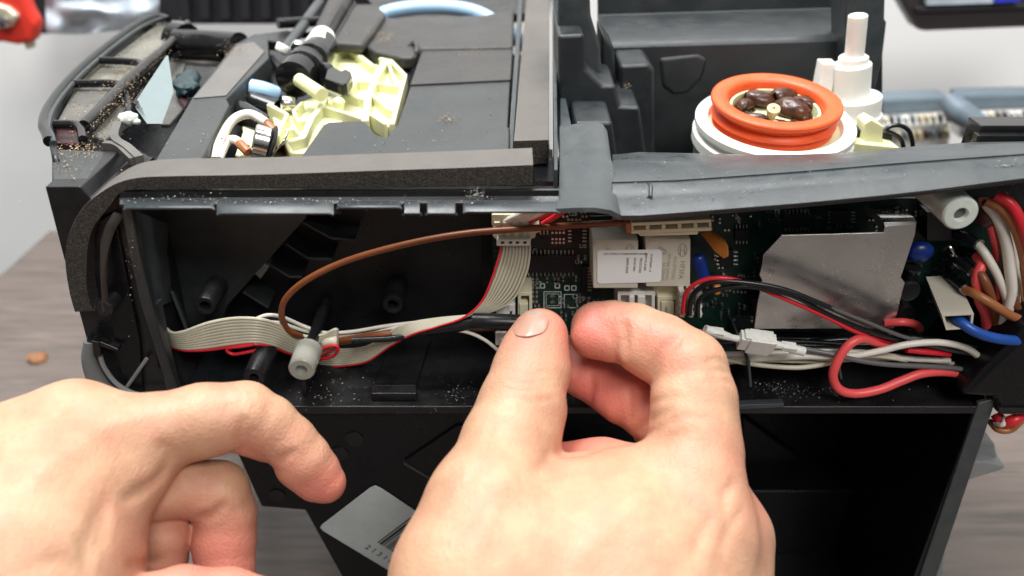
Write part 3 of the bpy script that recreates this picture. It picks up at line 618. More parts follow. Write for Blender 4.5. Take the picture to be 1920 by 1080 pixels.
# ------------------------------------------------------------------ circuit board
BY = 3.2
pcb = part(MB().prism(yp([(922,372),(1886,372),(1886,652),(926,652)], BY), (0,.16,0)), 'circuit_board', 'pcb', bevel=.02)
def comp(name, x0, y0, x1, y1, yf, m, bevel=.03, par=pcb, yb=BY, **k):
    return MB().prism(yp([(x0,y0),(x1,y0),(x1,y1),(x0,y1)], yf), (0, yb-yf, 0)).build(name, m, par, bevel=bevel, **k)
# chips with legs
def chip(x0, y0, x1, y1, sides, n, h=.2):
    mb = MB().prism(yp([(x0,y0),(x1,y0),(x1,y1),(x0,y1)], BY-h), (0, h, 0), 0)
    for s_ in sides:
        for i in range(n):
            t = (i+.5)/n
            if s_ in 'tb':
                x = x0+(x1-x0)*t; ya, yb = (y0-10, y0+1) if s_ == 't' else (y1-1, y1+6); r = [(x-1.2,ya),(x+1.2,ya),(x+1.2,yb),(x-1.2,yb)]
            else:
                y = y0+(y1-y0)*t; xa, xb = (x0-7, x0+1) if s_ == 'l' else (x1-1, x1+8); r = [(xa,y-1.4),(xb,y-1.4),(xb,y+1.4),(xa,y+1.4)]
            mb.prism(yp(r, BY-.1), (0,.08,0), 1)
    return mb.build('chip', ['chip', 'solder'], pcb, bevel=.015)
chip(988,480,1078,512,'tb',12); chip(1072,424,1092,456,'lr',5); chip(1010,440,1030,448,'t',3,.1); chip(1092,500,1102,548,'r',8)
chip(1378,432,1404,452,'tb',4); chip(1470,404,1520,428,'tb',7); chip(1560,396,1596,420,'lr',4); chip(1350,470,1376,500,'lr',4)
# small resistors and capacitors with bright ends
rr = random.Random(3)
def smd(x, y, hor, L=7, Wd=3.6):
    mb = MB(); a = (L/2, Wd/2) if hor else (Wd/2, L/2)
    mb.prism(yp([(x-a[0],y-a[1]),(x+a[0],y-a[1]),(x+a[0],y+a[1]),(x-a[0],y+a[1])], BY-.06), (0,.05,0), 0)
    for sgn in (-1, 1):
        cx, cy = (x+sgn*a[0], y) if hor else (x, y+sgn*a[1]); q = 1.8
        mb.prism(yp([(cx-q,cy-q),(cx+q,cy-q),(cx+q,cy+q),(cx-q,cy+q)], BY-.075), (0,.07,0), 1)
    return mb
rows_ = []
for x in (1036,1043,1050,1057): rows_ += [(x,433,0),(x,452,0)]
for x in (994,1008,1026,1040,1047,1056,1080): rows_.append((x, 527+rr.uniform(-4,4), 0))
for y in (524,532,540,548,556,566): rows_ += [(1003,y,1)]
for y in (412,406,398): rows_ += [(1064+rr.uniform(-8,8),y,1),(1088+rr.uniform(-8,8),y,1)]
for i in range(44): rows_.append((rr.uniform(1320,1425), rr.uniform(402,600), rr.random()<.5))
for i in range(34): rows_.append((rr.uniform(1425,1740), rr.uniform(392,432), rr.random()<.5))
for i in range(24): rows_.append((rr.uniform(1700,1790), rr.uniform(440,620), rr.random()<.5))
for i in range(16): rows_.append((rr.uniform(946,1100), rr.uniform(560,600), rr.random()<.5))
for i in range(14): rows_.append((rr.uniform(1060,1180), rr.uniform(550,590), rr.random()<.5))
for x, y, h in rows_: smd(x, y, h).build('small_component', [rr.choice(['chip','chip','chip','greybar']), 'solder'], pcb)
# flat print and tracks
sk = MB(); right = Vector((1,0,0)); upz = Vector((0,0,1)); YS = BY-.006
def line(x0, y0, x1, y1, w=1.2, y=YS, mb=None, mi=0):
    d = Vector((x1-x0, y1-y0)); n = Vector((-d.y, d.x)).normalized()*w/2; (mb or sk).add(yp([(x0+n.x,y0+n.y),(x1+n.x,y1+n.y),(x1-n.x,y1-n.y),(x0-n.x,y0-n.y)], y), [(0,1,2,3)], mi, False)
def rect(x0, y0, x1, y1, w=1.3, **k):
    line(x0,y0,x1,y0,w,**k); line(x1,y0,x1,y1,w,**k); line(x1,y1,x0,y1,w,**k); line(x0,y1,x0,y0,w,**k)
rect(1020,547,1052,577); line(1048,556,1052,556,2); line(1048,568,1052,568,2); rect(1058,552,1082,577); rect(1024,551,1048,573,.8)
rect(990,528,1000,540); rect(1004,528,1014,540); rect(1068,398,1078,404,.8); line(1106,405,1150,404,1)
for x, y in ((1017,536),(1045,536),(1063,540),(1076,540)): rect(x-4,y-4,x+4,y+4,2)
cc = PY(1078,556,YS)
for t in range(12):
    a, b = t*math.pi/6, (t+1)*math.pi/6; line(1078+4*math.cos(a),556+4*math.sin(a),1078+4*math.cos(b),556+4*math.sin(b),1)
for t, x, y, s_ in (('U4',1078,495,.20),('U5',1086,465,.20),('J6',976,547,.18),('Q17',978,527,.18),('DC11',1085,562,.17),('R71',1022,430,.12),('C8',1072,404,.14),('R5',1000,470,.12),('U7',1340,462,.18),('C31',1382,520,.16),('T2',1450,400,.18),('K1',1100,420,.16),('R102',1500,398,.13)):
    sk.text(t, PY(x, y, YS), right, upz, s_*1.15)
for x in (1026,1034,1042,1050,1058): sk.text('R%d' % (x-980), PY(x,470,YS), -upz, right, .12)
for x in (1082,1095): sk.text('C4%d' % (x%7), PY(x,478,YS), -upz, right, .14)
sk.build('board_print', 'silk', pcb, kind='stuff')
tk = MB()
for i in range(60):
    x, y = rr.choice([rr.uniform(930,1180), rr.uniform(1300,1860)]), rr.uniform(390,620)
    for k in range(3):
        dx, dy_ = rr.choice([(rr.uniform(8,40),0),(0,rr.uniform(8,30)),(10,10),(-8,8)]); line(x,y,x+dx,y+dy_,1.1,y=BY-.004,mb=tk); x += dx; y += dy_
tk.build('copper_track', 'trace', pcb, kind='stuff')
for x, y in ((1036,556),(1036,567)): 
    c = PY(x,y,BY-.02); MB().lathe(c,(0,1,0),[(.03,-.03),(.09,-.01),(.10,.03)],14).build('solder_joint','solder',pcb)
for i in range(5):
    c = PY(932, 462+i*9, BY-.01); MB().prism(yp([(926,458+i*10),(938,458+i*10),(938,464+i*10),(926,464+i*10)], BY-.02),(0,.015,0)).build('edge_pad','trace',pcb)
# relays
RYF = 1.65
def relay(x0, y0, x1, y1):
    mb = MB().prism(yp([(x0,y0),(x1,y0+1),(x1-1,y1),(x0+1,y1)], RYF), (0, BY-RYF, 0), 0)
    rx = MB()
    c = PY(x0+9, y0+9, RYF-.02); rx.lathe(c,(0,1,0),[(.0,-.03),(.05,-.03),(.06,0),(.12,.0),(.13,.03)],16,0)
    m_ = x0; f = RYF-.012
    def ln(*a, w=1.1): line(*a, w, y=f, mb=rx, mi=1)
    # rating marks: leaning house-shaped emblem and ringed double letter
    for a, b in (((22,28),(26,15)),((26,15),(38,22)),((38,22),(40,26)),((40,26),(34,30)),((22,28),(30,31)),((24,24),(36,28)),((26,19),(37,24))): ln(x0+a[0], y0+a[1], x0+b[0], y0+b[1])
    for t in range(16):
        a, b = t*math.pi/8, (t+1)*math.pi/8; ln(x0+70+8*math.cos(a), y0+22+12*math.sin(a), x0+70+8*math.cos(b), y0+22+12*math.sin(b))
    for (a, b) in (((66,14),(66,30)),((66,22),(73,22)),((73,13),(73,31)),((75,24),(75,30)),((66,30),(62,27))): ln(x0+a[0], y0+a[1], x0+b[0], y0+b[1], w=1)
    for s_, xx, yy, sz in (('HF3FA',66,42,.26),('012-ZTF(335)',54,34,.165),('NO 10A 250VAC',43,28,.150),('5A 250VAC',33,45,.155)):
        rx.text(s_, PY(x0+xx, y0+yy, f), -upz, right, sz, 1)
    r = mb.build('relay', 'relay', pcb, bevel=.05, seg=3); return r, rx
r1, x1_ = relay(1111,449,1197,541); r2, x2_ = relay(1210,447,1295,538)
# the printed faces belong to their relay (joined as second mesh data on the board level)
for r, x in ((r1, x1_), (r2, x2_)): x.build('relay_print', ['relay', 'relay_print'], pcb)
# top slopes of relays are the same blocks; labels on them
lb = MB().prism(yp([(1120,473),(1124,470),(1237,468),(1241,472),(1240,525),(1236,529),(1124,532),(1120,528)], RYF-.035), (0,.02,0))
st = lb.build('paper_label', 'paper', pcb)
tx = MB(); f = RYF-.042
for s_, xx, yy, sz in (('57137724471-19',1220,476,.105),('BSW 01.A.000',1210,475,.115),('PROCOND',1200,484,.12),('4541E1798D',1189,483,.105),('2009519599',1175,483,.125)):
    tx.text(s_, PY(xx, yy, f), -upz, right, sz, 0, bold=.012)
tx.text('BSW01A5605A400CA112962211257', PY(1213,474.5,f), -right, -upz, .098, 0, bold=.012)
tx.build('label_print', 'ink', pcb)
# cream connector rail with five openings above the relays
def frame_rail():
    mb = MB(); x0, x1 = 1184, 1334
    ty = lambda x: 418-(x-x0)*.045; by = lambda x: 439-(x-x0)*.04
    cells = [(1188,1211),(1218,1241),(1248,1271),(1278,1301),(1308,1330)]
    mb.prism(yp([(x0,ty(x0)),(x1,ty(x1)),(x1,ty(x1)+6),(x0,ty(x0)+6)], 1.0), (0,1.2,0))
    mb.prism(yp([(x0,by(x0)-7),(x1,by(x1)-7),(x1,by(x1)),(x0,by(x0))], 1.0), (0,1.2,0))
    ed = [x0] + [v for c_ in cells for v in c_] + [x1]
    for a, b in zip(ed[::2], ed[1::2]): mb.prism(yp([(a,ty(a)+6),(b,ty(b)+6),(b,by(b)-7),(a,by(a)-7)], 1.003), (0,1.2,0))
    mb.prism(yp([(x0,ty(x0)+4),(x1,ty(x1)+4),(x1,by(x1)-4),(x0,by(x0)-4)], 1.5), (0,.3,0))
    mb.prism(yp([(1196,438),(1310,434),(1308,440),(1200,443)], 1.1), (0,1.2,0))
    return mb
frame_rail().build('socket_rail', 'cream_conn', pcb, bevel=.02)
comp('rail_end', 1174,418,1184,438, 1.15, 'tan_wire', yb=2.2)
# ribbon plug
pl = MB().prism(yp([(924,432),(1012,428),(1013,436),(1005,438),(1004,446),(996,449),(994,462),(932,462),(931,450),(924,444)], 1.9), (0,1.3,0))
for x in (934,948,964,980): pl.prism(yp([(x,433),(x+8,433),(x+8,444),(x,444)], 1.82), (0,.2,0))
pl.build('ribbon_socket', 'cream_conn', pcb, bevel=.04)
comp('ribbon_plug', 931,449,995,461, 1.6, 'white_conn', yb=2.4)
mk = MB()
for x in (939,954,967,981): mk.prism(yp([(x,453),(x+7,453),(x+6,457),(x,457)], 1.585), (0,.01,0))
mk.build('plug_marks', 'ink', pcb)
comp('upper_plug', 922,402,1000,424, 1.4, 'cream_conn', yb=3.0)
for x, y in ((926,417),(944,417),(962,417),(980,417)): comp('plug_tooth', x, y, x+12, y+8, 1.3, 'cream_conn', yb=1.5)
def W(pts, rpx, m, name='wire', par=mach, n=10, **k):
    P = [PY(x, y, Y) for x, y, Y in pts]; rr_ = rad(rpx, P[len(P)//2])
    return MB().tube(P, rr_, n).build(name, m, par, **k)
for i in range(4): W([(940+i*14,418,1.5),(975+i*16,402,1.2),(1015+i*17,380,1.0),(1040+i*17,366,.9)], 6, 'white_wire' if i < 3 else 'red_wire', 'plug_wire')
W([(1018,420,1.5),(1050,400,1.2),(1075,380,1.0),(1085,366,.9)], 6, 'red_wire', 'plug_wire')
# lower row of sockets
def sock(x0, y0, x1, y1, yf, m='cream_conn', tabs=()):
    mb = MB(); mb.prism(yp([(x0,y0),(x1,y0),(x1,y0+7),(x0,y0+7)], yf), (0,BY-yf,0)); mb.prism(yp([(x0,y1-6),(x1,y1-6),(x1,y1),(x0,y1)], yf), (0,BY-yf,0))
    mb.prism(yp([(x0,y0+7),(x0+6,y0+7),(x0+6,y1-6),(x0,y1-6)], yf+.003), (0,BY-yf,0)); mb.prism(yp([(x1-6,y0+7),(x1,y0+7),(x1,y1-6),(x1-6,y1-6)], yf+.003), (0,BY-yf,0))
    mb.prism(yp([(x0+3,y0+4),(x1-3,y0+4),(x1-3,y1-3),(x0+3,y1-3)], yf+.5), (0,.2,0))
    for a, b, c_, d in tabs: mb.prism(yp([(a,b),(c_,b),(c_,d),(a,d)], yf-.08), (0,.5,0))
    return mb.build('board_socket', m, pcb, bevel=.02)
sock(971,548,998,604,2.1, tabs=((974,570,990,600),)); sock(930,570,966,606,2.2,'white_conn', tabs=((932,574,956,600),(950,572,962,584)))
sock(1158,547,1228,598,2.0,'white_conn', tabs=((1180,556,1190,590),(1196,556,1210,590))); sock(1233,556,1272,606,1.9,'cream_conn', tabs=((1240,566,1264,600),(1246,574,1252,600)))
comp('board_socket', 1225,530,1278,556, 2.2, 'cream_conn')
comp('white_tab', 929,624,950,648, 2.0, 'white_conn'); comp('white_tab', 938,640,948,664, 1.8, 'white_conn')
# three crimped terminals in a row
for i in range(3):
    x = 1274 + i*16; mb = MB()
    for yy in (548,560,572,586): mb.prism(yp([(x,yy),(x+10,yy-2),(x+12,yy+4),(x+9,yy+8),(x,yy+9)], 1.3), (0,.5,0))
    mb.prism(yp([(x+2,550),(x+9,550),(x+10,596),(x+3,596)], 1.5), (0,.8,0)); mb.build('crimp_terminal', 'white_conn', pcb, bevel=.03)
# capacitors
def cap(p, q, r, m, name='capacitor'): 
    ax = q-p; return MB().lathe(p, ax, [(r*.7,0),(r*.95,.06),(r,.14),(r,ax.length-.14),(r*.95,ax.length-.05),(r*.7,ax.length)], 20).build(name, m, pcb)
MB().prism([PY(1312,437,2.6),PY(1330,434,2.6),PY(1366,462,1.7),PY(1367,482,1.7),PY(1356,488,1.7),PY(1340,472,2.2)], (0,.35,.05)).build('orange_capacitor', 'orange_cap', pcb, bevel=.12, seg=3)
MB().prism(yp([(1338,536),(1354,536),(1352,554),(1340,556)], 2.4), (0,.5,0)).build('orange_capacitor', 'orange_cap', pcb, bevel=.1, seg=3)
cap(PY(1308,478,2.2), PY(1320,520,2.0), .24, 'blue_cap', 'blue_capacitor')
MB().ball(PY(1724,472,2.3), .5, .3, .40, 12).build('blue_capacitor', 'blue_cap', pcb)
c = PY(1706,548,1.9); MB().lathe(c,(0,1,0),[(.3,.03),(.36,0),(.40,.06),(.40,1.2)],28).build('can_capacitor','chip',pcb)
c = PY(1700,590,2.2); MB().lathe(c,(0,1,0),[(.26,.03),(.31,0),(.34,.06),(.34,.9)],24).build('can_capacitor','chip',pcb)
MB().lathe(PY(1712,500,2.2),(0,.2,-1),[(.26,0),(.3,.05),(.3,.6),(.26,.66)],20).build('can_capacitor','gloss',pcb)
comp('dark_socket', 1738,398,1785,452, 2.4, 'black'); comp('transistor', 1410,560,1440,590, 2.6, 'chip')
for i in range(3):
    MB().tube([PY(1770+i*8,470+i*16,2.6),PY(1778+i*6,462+i*16,2.3),PY(1788+i*5,472+i*16,2.2),PY(1792+i*5,490+i*14,2.3)], .05, 6).build('wire_lead','solder',pcb)
# folded metal shield
sh = MB()
sh.prism(yp([(1428,500),(1432,478),(1466,441),(1560,439),(1657,436),(1659,424),(1718,420),(1716,440),(1692,512),(1689,520),(1697,530),(1692,548),(1676,616),(1414,617),(1420,570),(1429,526),(1424,516)], 1.5), (0,.06,0))
sh.loft([[PY(1659,424,1.5), PY(1718,421,1.5)], [PY(1657,417,1.55), PY(1717,415,1.55)], [PY(1652,408,1.75), PY(1714,408,1.75)], [PY(1640,398,3.1), PY(1700,398,3.1)]])
part(sh, 'metal_shield', 'shield', bevel=.02, solid=0)
# ------------------------------------------------------------------ ribbon cable
def ribbon(A, B, n, name, web=True, lo=0):
    A = spl(A, 8); B = spl(B, 8); Ap = [PY(*p) for p in A]; Bp = [PY(*p) for p in B]
    o = MB().loft([Ap, Bp]).build(name, 'ivory_web', mach, solid=.025)
    for k in range(n):
        t = k/(n-1); P = [a*(1-t)+b*t for a, b in zip(Ap, Bp)]
        wd = (Ap[len(Ap)//2]-Bp[len(Bp)//2]).length/(n-1)
        MB().tube(P, min(.062, max(.04, wd*.5)), 8, spline=False).build('wire', 'red_wire' if k == n-1 else 'ivory', o)
    return o
ribbon([(304,598,2.2),(310,612,1.7),(322,624,1.3),(345,622,1.1),(390,606,1.1),(440,597,1.1),(490,599,1.1),(530,612,1.7),(570,630,2.3),(605,628,2.2),(628,618,2.1),(632,622,2.2),(622,634,2.4)],
       [(312,640,2.2),(320,650,1.7),(334,654,1.3),(355,657,1.1),(395,655,1.1),(430,650,1.05),(475,645,1.05),(510,650,1.4),(548,664,2.2),(590,668,2.2),(622,656,2.1),(632,648,2.2),(628,640,2.4)], 10, 'ribbon_cable')
ribbon([(560,650,2.8),(600,655,2.7),(650,655,2.4),(690,649,2.0),(720,630,1.7),(760,608,1.4),(820,597,1.5),(880,591,1.6),(930,581,1.6),(965,557,1.6),(985,517,1.7),(992,488,1.8),(994,460,2.0)],
       [(560,680,2.7),(600,686,2.6),(645,686,2.3),(690,677,1.9),(730,650,1.5),(772,627,1.2),(820,612,1.3),(868,596,1.4),(903,566,1.5),(922,524,1.6),(932,494,1.7),(938,472,1.8),(939,460,2.0)], 10, 'ribbon_cable')
# folded loops of the ribbon edge
W([(600,657,1.9),(616,650,1.8),(630,648,1.8),(634,656,1.8),(624,668,1.9),(604,673,2.0),(594,676,2.1)], 3.2, 'red_wire', 'fold_edge')
W([(476,646,.95),(450,650,.95),(430,652,1.0),(426,658,1.0),(438,664,1.0),(464,660,1.0),(486,656,1.05)], 3.2, 'red_wire', 'fold_edge')
part(MB().loft([[PY(600,655,1.95),PY(616,648,1.9),PY(630,646,1.85),PY(633,652,1.85)],[PY(598,640,2.2),PY(612,634,2.1),PY(630,630,2.0),PY(633,636,2.0)]]), 'ribbon_fold', 'ivory', solid=.04)
# long wires in the left half of the bay
W([(1190,416,1.6),(1100,421,1.5),(980,429,1.2),(870,438,1.2),(760,458,1.3),(650,489,1.4),(575,525,1.4),(536,560,1.5),(528,590,1.6),(536,614,1.8),(552,626,2.0),(570,632,2.4)], 6.3, 'brown_wire', 'brown_wire')
W([(470,603,1.8),(500,591,2.0),(530,595,2.3),(570,612,2.7),(610,624,2.7),(660,622,2.4),(720,612,2.0),(790,604,1.8),(850,600,1.9),(900,601,2.0)], 3.6, 'white_wire', 'thin_white_wire')
W([(470,606,1.9),(520,605,2.3),(570,620,2.8),(620,630,2.7),(680,628,2.3),(740,616,1.8),(800,609,1.9),(900,606,2.0)], 3.6, 'white_wire', 'thin_white_wire')
W([(600,646,2.9),(636,640,2.5),(700,630,1.6),(760,622,1.7),(850,616,1.7),(960,612,1.8)], 8, 'brown_wire', 'dark_brown_wire')
W([(660,638,1.2),(740,634,1.3),(790,622,1.4)], 6, 'black_wire', 'black_wire')
W([(800,618,1.6),(850,612,1.5),(900,604,1.4),(960,604,1.4)], 12, 'black_wire', 'black_wire'); W([(888,602,1.3),(920,603,1.2),(985,606,1.2),(1050,612,1.2)], 16, 'black', 'heat_shrink_sleeve')
W([(850,618,1.5),(880,624,1.3),(910,638,1.1),(940,662,.9),(975,690,.8)], 3.4, 'white_wire', 'thin_white_wire')
# ------------------------------------------------------------------ loom on the right
W([(1280,588,1.0),(1284,556,.9),(1296,538,.8),(1320,525,.7),(1350,521,.6),(1385,526,.6),(1425,541,.6),(1480,564,.5),(1540,590,.4),(1600,620,.4),(1640,634,.5),(1690,646,.8)], 4.3, 'red_wire', 'red_wire')
W([(1292,590,1.0),(1296,560,.9),(1312,540,.8),(1345,528,.6),(1400,530,.5),(1470,543,.4),(1540,570,.3),(1600,596,.3),(1650,614,.3),(1700,634,.5),(1730,642,.8)], 5.4, 'black_wire', 'black_wire')
W([(1308,594,1.0),(1310,566,.9),(1330,548,.8),(1380,537,.6),(1430,541,.5),(1490,556,.4),(1550,588,.4),(1610,614,.4),(1660,630,.4),(1710,644,.6)], 5.0, 'black_wire', 'black_wire')
W([(1440,536,.5),(1500,552,.4),(1570,582,.25),(1630,606,.2),(1690,630,.3),(1740,642,.6)], 3.6, 'grey_wire', 'grey_wire')
# bundle of black cables along the floor
bb = random.Random(5)
for i in range(9):
    y0 = 626+i*4.5; Y = 1.2+.16*(8-i)
    W([(1280+bb.uniform(-30,40), y0+6, Y+.5),(1400,y0+bb.uniform(-3,3),Y),(1500,y0+bb.uniform(-3,4),Y),(1600,y0+bb.uniform(-4,4),Y),(1700,y0+4+bb.uniform(-3,3),Y),(1800,y0+16+bb.uniform(-3,3),Y),(1870,y0+28,Y+.4)], 6, 'black_wire', 'black_wire')
W([(1640,630,.9),(1720,634,.7),(1790,646,.6),(1850,656,.8)], 5, 'black_wire', 'black_wire'); W([(1650,642,.8),(1730,646,.6),(1800,660,.6),(1860,668,.9)], 4, 'grey_wire', 'grey_wire')
# white and cream wires
W([(1330,676,.9),(1400,673,.8),(1500,668,.6),(1590,668,.4),(1650,658,.3),(1700,646,.25),(1760,642,.25),(1810,652,.3),(1838,672,.5),(1852,696,.9)], 6.6, 'white_wire', 'white_wire')
W([(1320,664,.9),(1420,664,.9),(1520,660,.8),(1620,661,.8),(1700,672,.8),(1780,676,.9)], 6, 'white_wire', 'white_wire')
W([(1330,668,.8),(1400,681,.7),(1450,687,.6),(1500,689,.6),(1550,682,.6),(1580,673,.8)], 4.6, 'ivory', 'cream_wire')
W([(1340,682,.9),(1420,676,.8),(1540,678,.8),(1640,672,.8),(1740,676,.8),(1790,682,1)], 4, 'ivory', 'cream_wire')
W([(1480,664,.7),(1560,674,.6),(1640,668,.5),(1700,676,.8)], 4, 'ivory', 'cream_wire')
W([(1510,655,.5),(1560,664,.3),(1610,676,.2),(1670,684,.2),(1740,687,.3),(1800,692,.5),(1840,702,.9)], 5, 'grey_wire', 'grey_wire')
# coral loop
W([(1700,646,.8),(1660,648,.7),(1632,638,.5),(1610,636,.35),(1588,650,.2),(1570,678,.05),(1562,706,0),(1574,730,-.05),(1604,738,-.05),(1650,730,0),(1690,714,.1),(1730,700,.25),(1780,698,.5),(1830,710,.9)], 8.6, 'pink_wire', 'coral_wire')
W([(1660,606,1.5),(1690,604,1.3),(1716,608,1.4),(1724,616,1.7)], 8, 'pink_wire', 'coral_wire')
W([(1700,656,.5),(1740,660,.5),(1780,664,.7)], 6, 'red_wire', 'red_wire')
# crimp housing held in mid air by its cable
h = PY(1418,641,-.1); ux = (PY(1470,648,-.15)-PY(1370,634,-.1)).normalized(); uz = Vector((0,-.35,1)); uz = (uz-ux*uz.dot(ux)).normalized(); uy = ux.cross(uz)
hm = MB().obox(h, ux*.62, uy*.22, uz*.30).obox(h+ux*.1, ux*.42, uy*.28, uz*.36).obox(h-ux*.02+uz*.34, ux*.5, uy*.2, uz*.05).obox(h-ux*.2-uy*.24, ux*.05, uy*.08, uz*.2).obox(h+ux*.22-uy*.24, ux*.05, uy*.08, uz*.2).obox(h-uy*.30+uz*.2, ux*.4, uy*.03, uz*.06).obox(h-uy*.30-uz*.2, ux*.4, uy*.03, uz*.06)
hh = part(hm, 'crimp_housing', 'white_conn', bevel=.05)
MB().obox(h-uy*.285-ux*.12, ux*.10, uy*.01, uz*.09).build('housing_slot', 'ink', hh)
MB().tube([h+ux*.55, h+ux*.95-uz*.02, h+ux*1.3-uz*.1, h+ux*1.75-uz*.16], [.16,.12,.16,.17], 12).obox(h+ux*1.15-uz*.05+uz*.02, ux*.25, uy*.15, uz*.1).build('crimp_barrel', 'white_conn', hh)
MB().tube([h-ux*.55+uz*.02, h-ux*.9+uz*.05, h-ux*1.3+uz*.14, h-ux*1.9+uz*.3], [.13,.12,.17,.16], 12).obox(h-ux*1.55+uz*.2, ux*.3, uy*.15, uz*.12).build('crimp_barrel', 'white_conn', hh)
W([(1340,628,.1),(1290,618,.4),(1240,612,.8)], 5, 'white_wire', 'white_wire')
# square white block with blue wire
a0 = PY(1798,590,-.1); ux = (PY(1826,588,-.1)-PY(1764,592,-.1)); uz = (PY(1768,590,-.1)-PY(1775,618,-.1)); bk = PY(1738,518,2.7)-PY(1768,590,-.1)
q = [PY(1766,591,-.1), PY(1826,588,-.1), PY(1823,616,-.1), PY(1774,619,-.1)]
wb = MB(); ce = sum(q, Vector())/4; inn = [ce+(p-ce)*.84 for p in q]
for i in range(4):
    j = (i+1) % 4; wb.add([q[i],q[j],inn[j],inn[i],q[i]+bk,q[j]+bk,inn[j]+bk*.8,inn[i]+bk*.8], [(0,1,2,3),(0,4,5,1),(3,2,6,7)])
wb.add([p+bk*.8 for p in inn], [(0,1,2,3)]); wb.add([p+bk for p in q], [(0,1,2,3)])
part(wb, 'block_connector', 'relay', bevel=0, recalc=False)
W([(1788,594,.6),(1800,602,.1),(1822,618,-.2),(1850,630,-.3),(1885,637,-.3),(1935,640,0)], 10, 'blue_wire', 'blue_wire')
# fan of wires at the far right
W([(1850,376,1.2),(1880,392,.9),(1905,430,.7),(1922,490,.7),(1930,560,.8)], 10, 'tan_wire', 'brown_wire')
W([(1868,366,1.0),(1896,384,.7),(1916,420,.5),(1932,470,.5)], 10, 'red_wire', 'red_wire')
W([(1850,382,1.4),(1872,412,1.1),(1886,450,.9),(1893,500,.8),(1896,550,.7),(1880,600,.8),(1870,640,1.2)], 10, 'white_wire', 'white_wire')
W([(1878,390,1.6),(1895,440,1.4),(1902,500,1.3),(1905,545,1.1),(1895,600,1.1)], 8, 'white_wire', 'white_wire')
W([(1832,456,1.6),(1850,480,1.2),(1872,520,.9),(1890,570,.8),(1898,620,1.1)], 8, 'white_wire', 'white_wire')
W([(1884,400,1.8),(1893,470,1.6),(1885,530,1.4),(1878,580,1.4),(1882,640,1.5)], 9, 'red_wire', 'red_wire')
W([(1832,480,1.7),(1840,496,1.3),(1832,520,1.1),(1836,560,1.0),(1848,590,1.0),(1852,630,1.2)], 10, 'pink_wire', 'coral_wire')
W([(1822,510,1.4),(1836,512,1.1),(1850,535,.8),(1862,570,.8),(1868,600,.9),(1872,640,1.1)], 8.5, 'brown_wire', 'brown_wire')
W([(1808,542,1.3),(1830,552,.8),(1860,570,.5),(1900,594,.4),(1950,612,.5)], 9, 'tan_wire', 'brown_wire')
W([(1880,560,1.0),(1886,590,.9),(1878,640,1.2)], 6, 'red_wire', 'red_wire'); W([(1900,560,.9),(1912,600,.9),(1900,650,1.1)], 8, 'brown_wire', 'brown_wire')
for a_, b_ in (((1790,436,2.6),(1834,458,1.6)),((1800,470,2.6),(1834,482,1.7)),((1780,476,2.6),(1824,510,1.4)),((1776,520,2.6),(1810,542,1.3))):
    W([a_, ((a_[0]+b_[0])/2, (a_[1]+b_[1])/2-3, (a_[2]+b_[2])/2), b_], 10, 'black_wire', 'black_sleeve')
    e = PY(*b_); part(MB().tube([e, e+(e-PY(*a_)).normalized()*.09], .21, 14), 'sleeve_ring', 'solder')
ct = PY(1802,402,.0); ct_m = MB().lathe(ct, (0,1,0), [(.20,.6),(.21,.02),(.24,-.02),(.50,0),(.56,.07),(.60,3.0)], 32)
part(ct_m, 'milky_post', 'clear'); part(MB().lathe(ct+Vector((0,.15,0)), (0,1,0), [(.0,0),(.19,0),(.19,.4)], 18), 'post_screw', 'grey_wire')
part(MB().ball(PY(1850,400,1.6), .35, .5, .5, 10), 'dark_red_lump', 'maroon')
for k, (x0, x1, m_, r_) in enumerate(((1858,1890,'white_wire',5),(1866,1902,'red_wire',4),(1848,1884,'tan_wire',5),(1874,1908,'white_wire',4),(1840,1868,'pink_wire',5),(1886,1914,'tan_wire',5))):
    W([(x0,372,1.8),((x0+x1)/2+10,440+k*5,1.5),(x1,520,1.2+.1*k),(x1-8+k*3,590,1.1),(x1-20+k*4,650,1.3)], r_, m_, 'thin_wire')
# wire loops under the duct
W([(1868,776,.5),(1880,792,.2),(1900,788,0),(1920,778,.2),(1960,770,.6)], 11, 'red_wire', 'red_wire'); W([(1856,790,.6),(1872,806,.1),(1895,806,0),(1912,792,0),(1930,776,.3)], 6, 'tan_wire', 'brown_wire')
W([(1866,794,.3),(1880,796,.0),(1886,782,.2)], 5, 'white_wire', 'white_wire')
# ------------------------------------------------------------------ silver label on the lower plate
LY = .17
gl = part(MB().prism(yp([(604,984),(600,990),(606,996),(742,1078),(820,1126),(900,1040),(716,917),(704,911),(694,915)], LY), (0,.05,0)), 'bar_code_label', 'grey_label', bevel=.02)
# axes on the label in pixels: along = down-right, across = up-right
bc = MB(); o = Vector((707,1017)); al = Vector((.858,.513)); ac = Vector((.80,-.60))
pos = 0; br = random.Random(8)
while pos < 120:
    wd = br.choice([1.8,2.6,4.2,5.4]); a1 = o+al*pos; a2 = a1+al*wd; L = 78
    bc.add(yp([tuple(a1),tuple(a2),tuple(a2+ac*L),tuple(a1+ac*L)], LY-.006), [(0,1,2,3)]); pos += wd + br.choice([1.4,1.8,2.6])
dl = PY(807,1077,LY)-PY(707,1017,LY); du = PY(707,1017,LY)-PY(691,1029,LY); dln = dl.normalized(); dun = (du-dln*du.dot(dln)).normalized()
for k, ch in enumerate('213163184072'):
    bc.text(ch, PY(683+k*10.8, 1027+k*6.5, LY-.006), dln, dun, .40, bold=.01)
bc.build('bar_code', 'ink', gl)
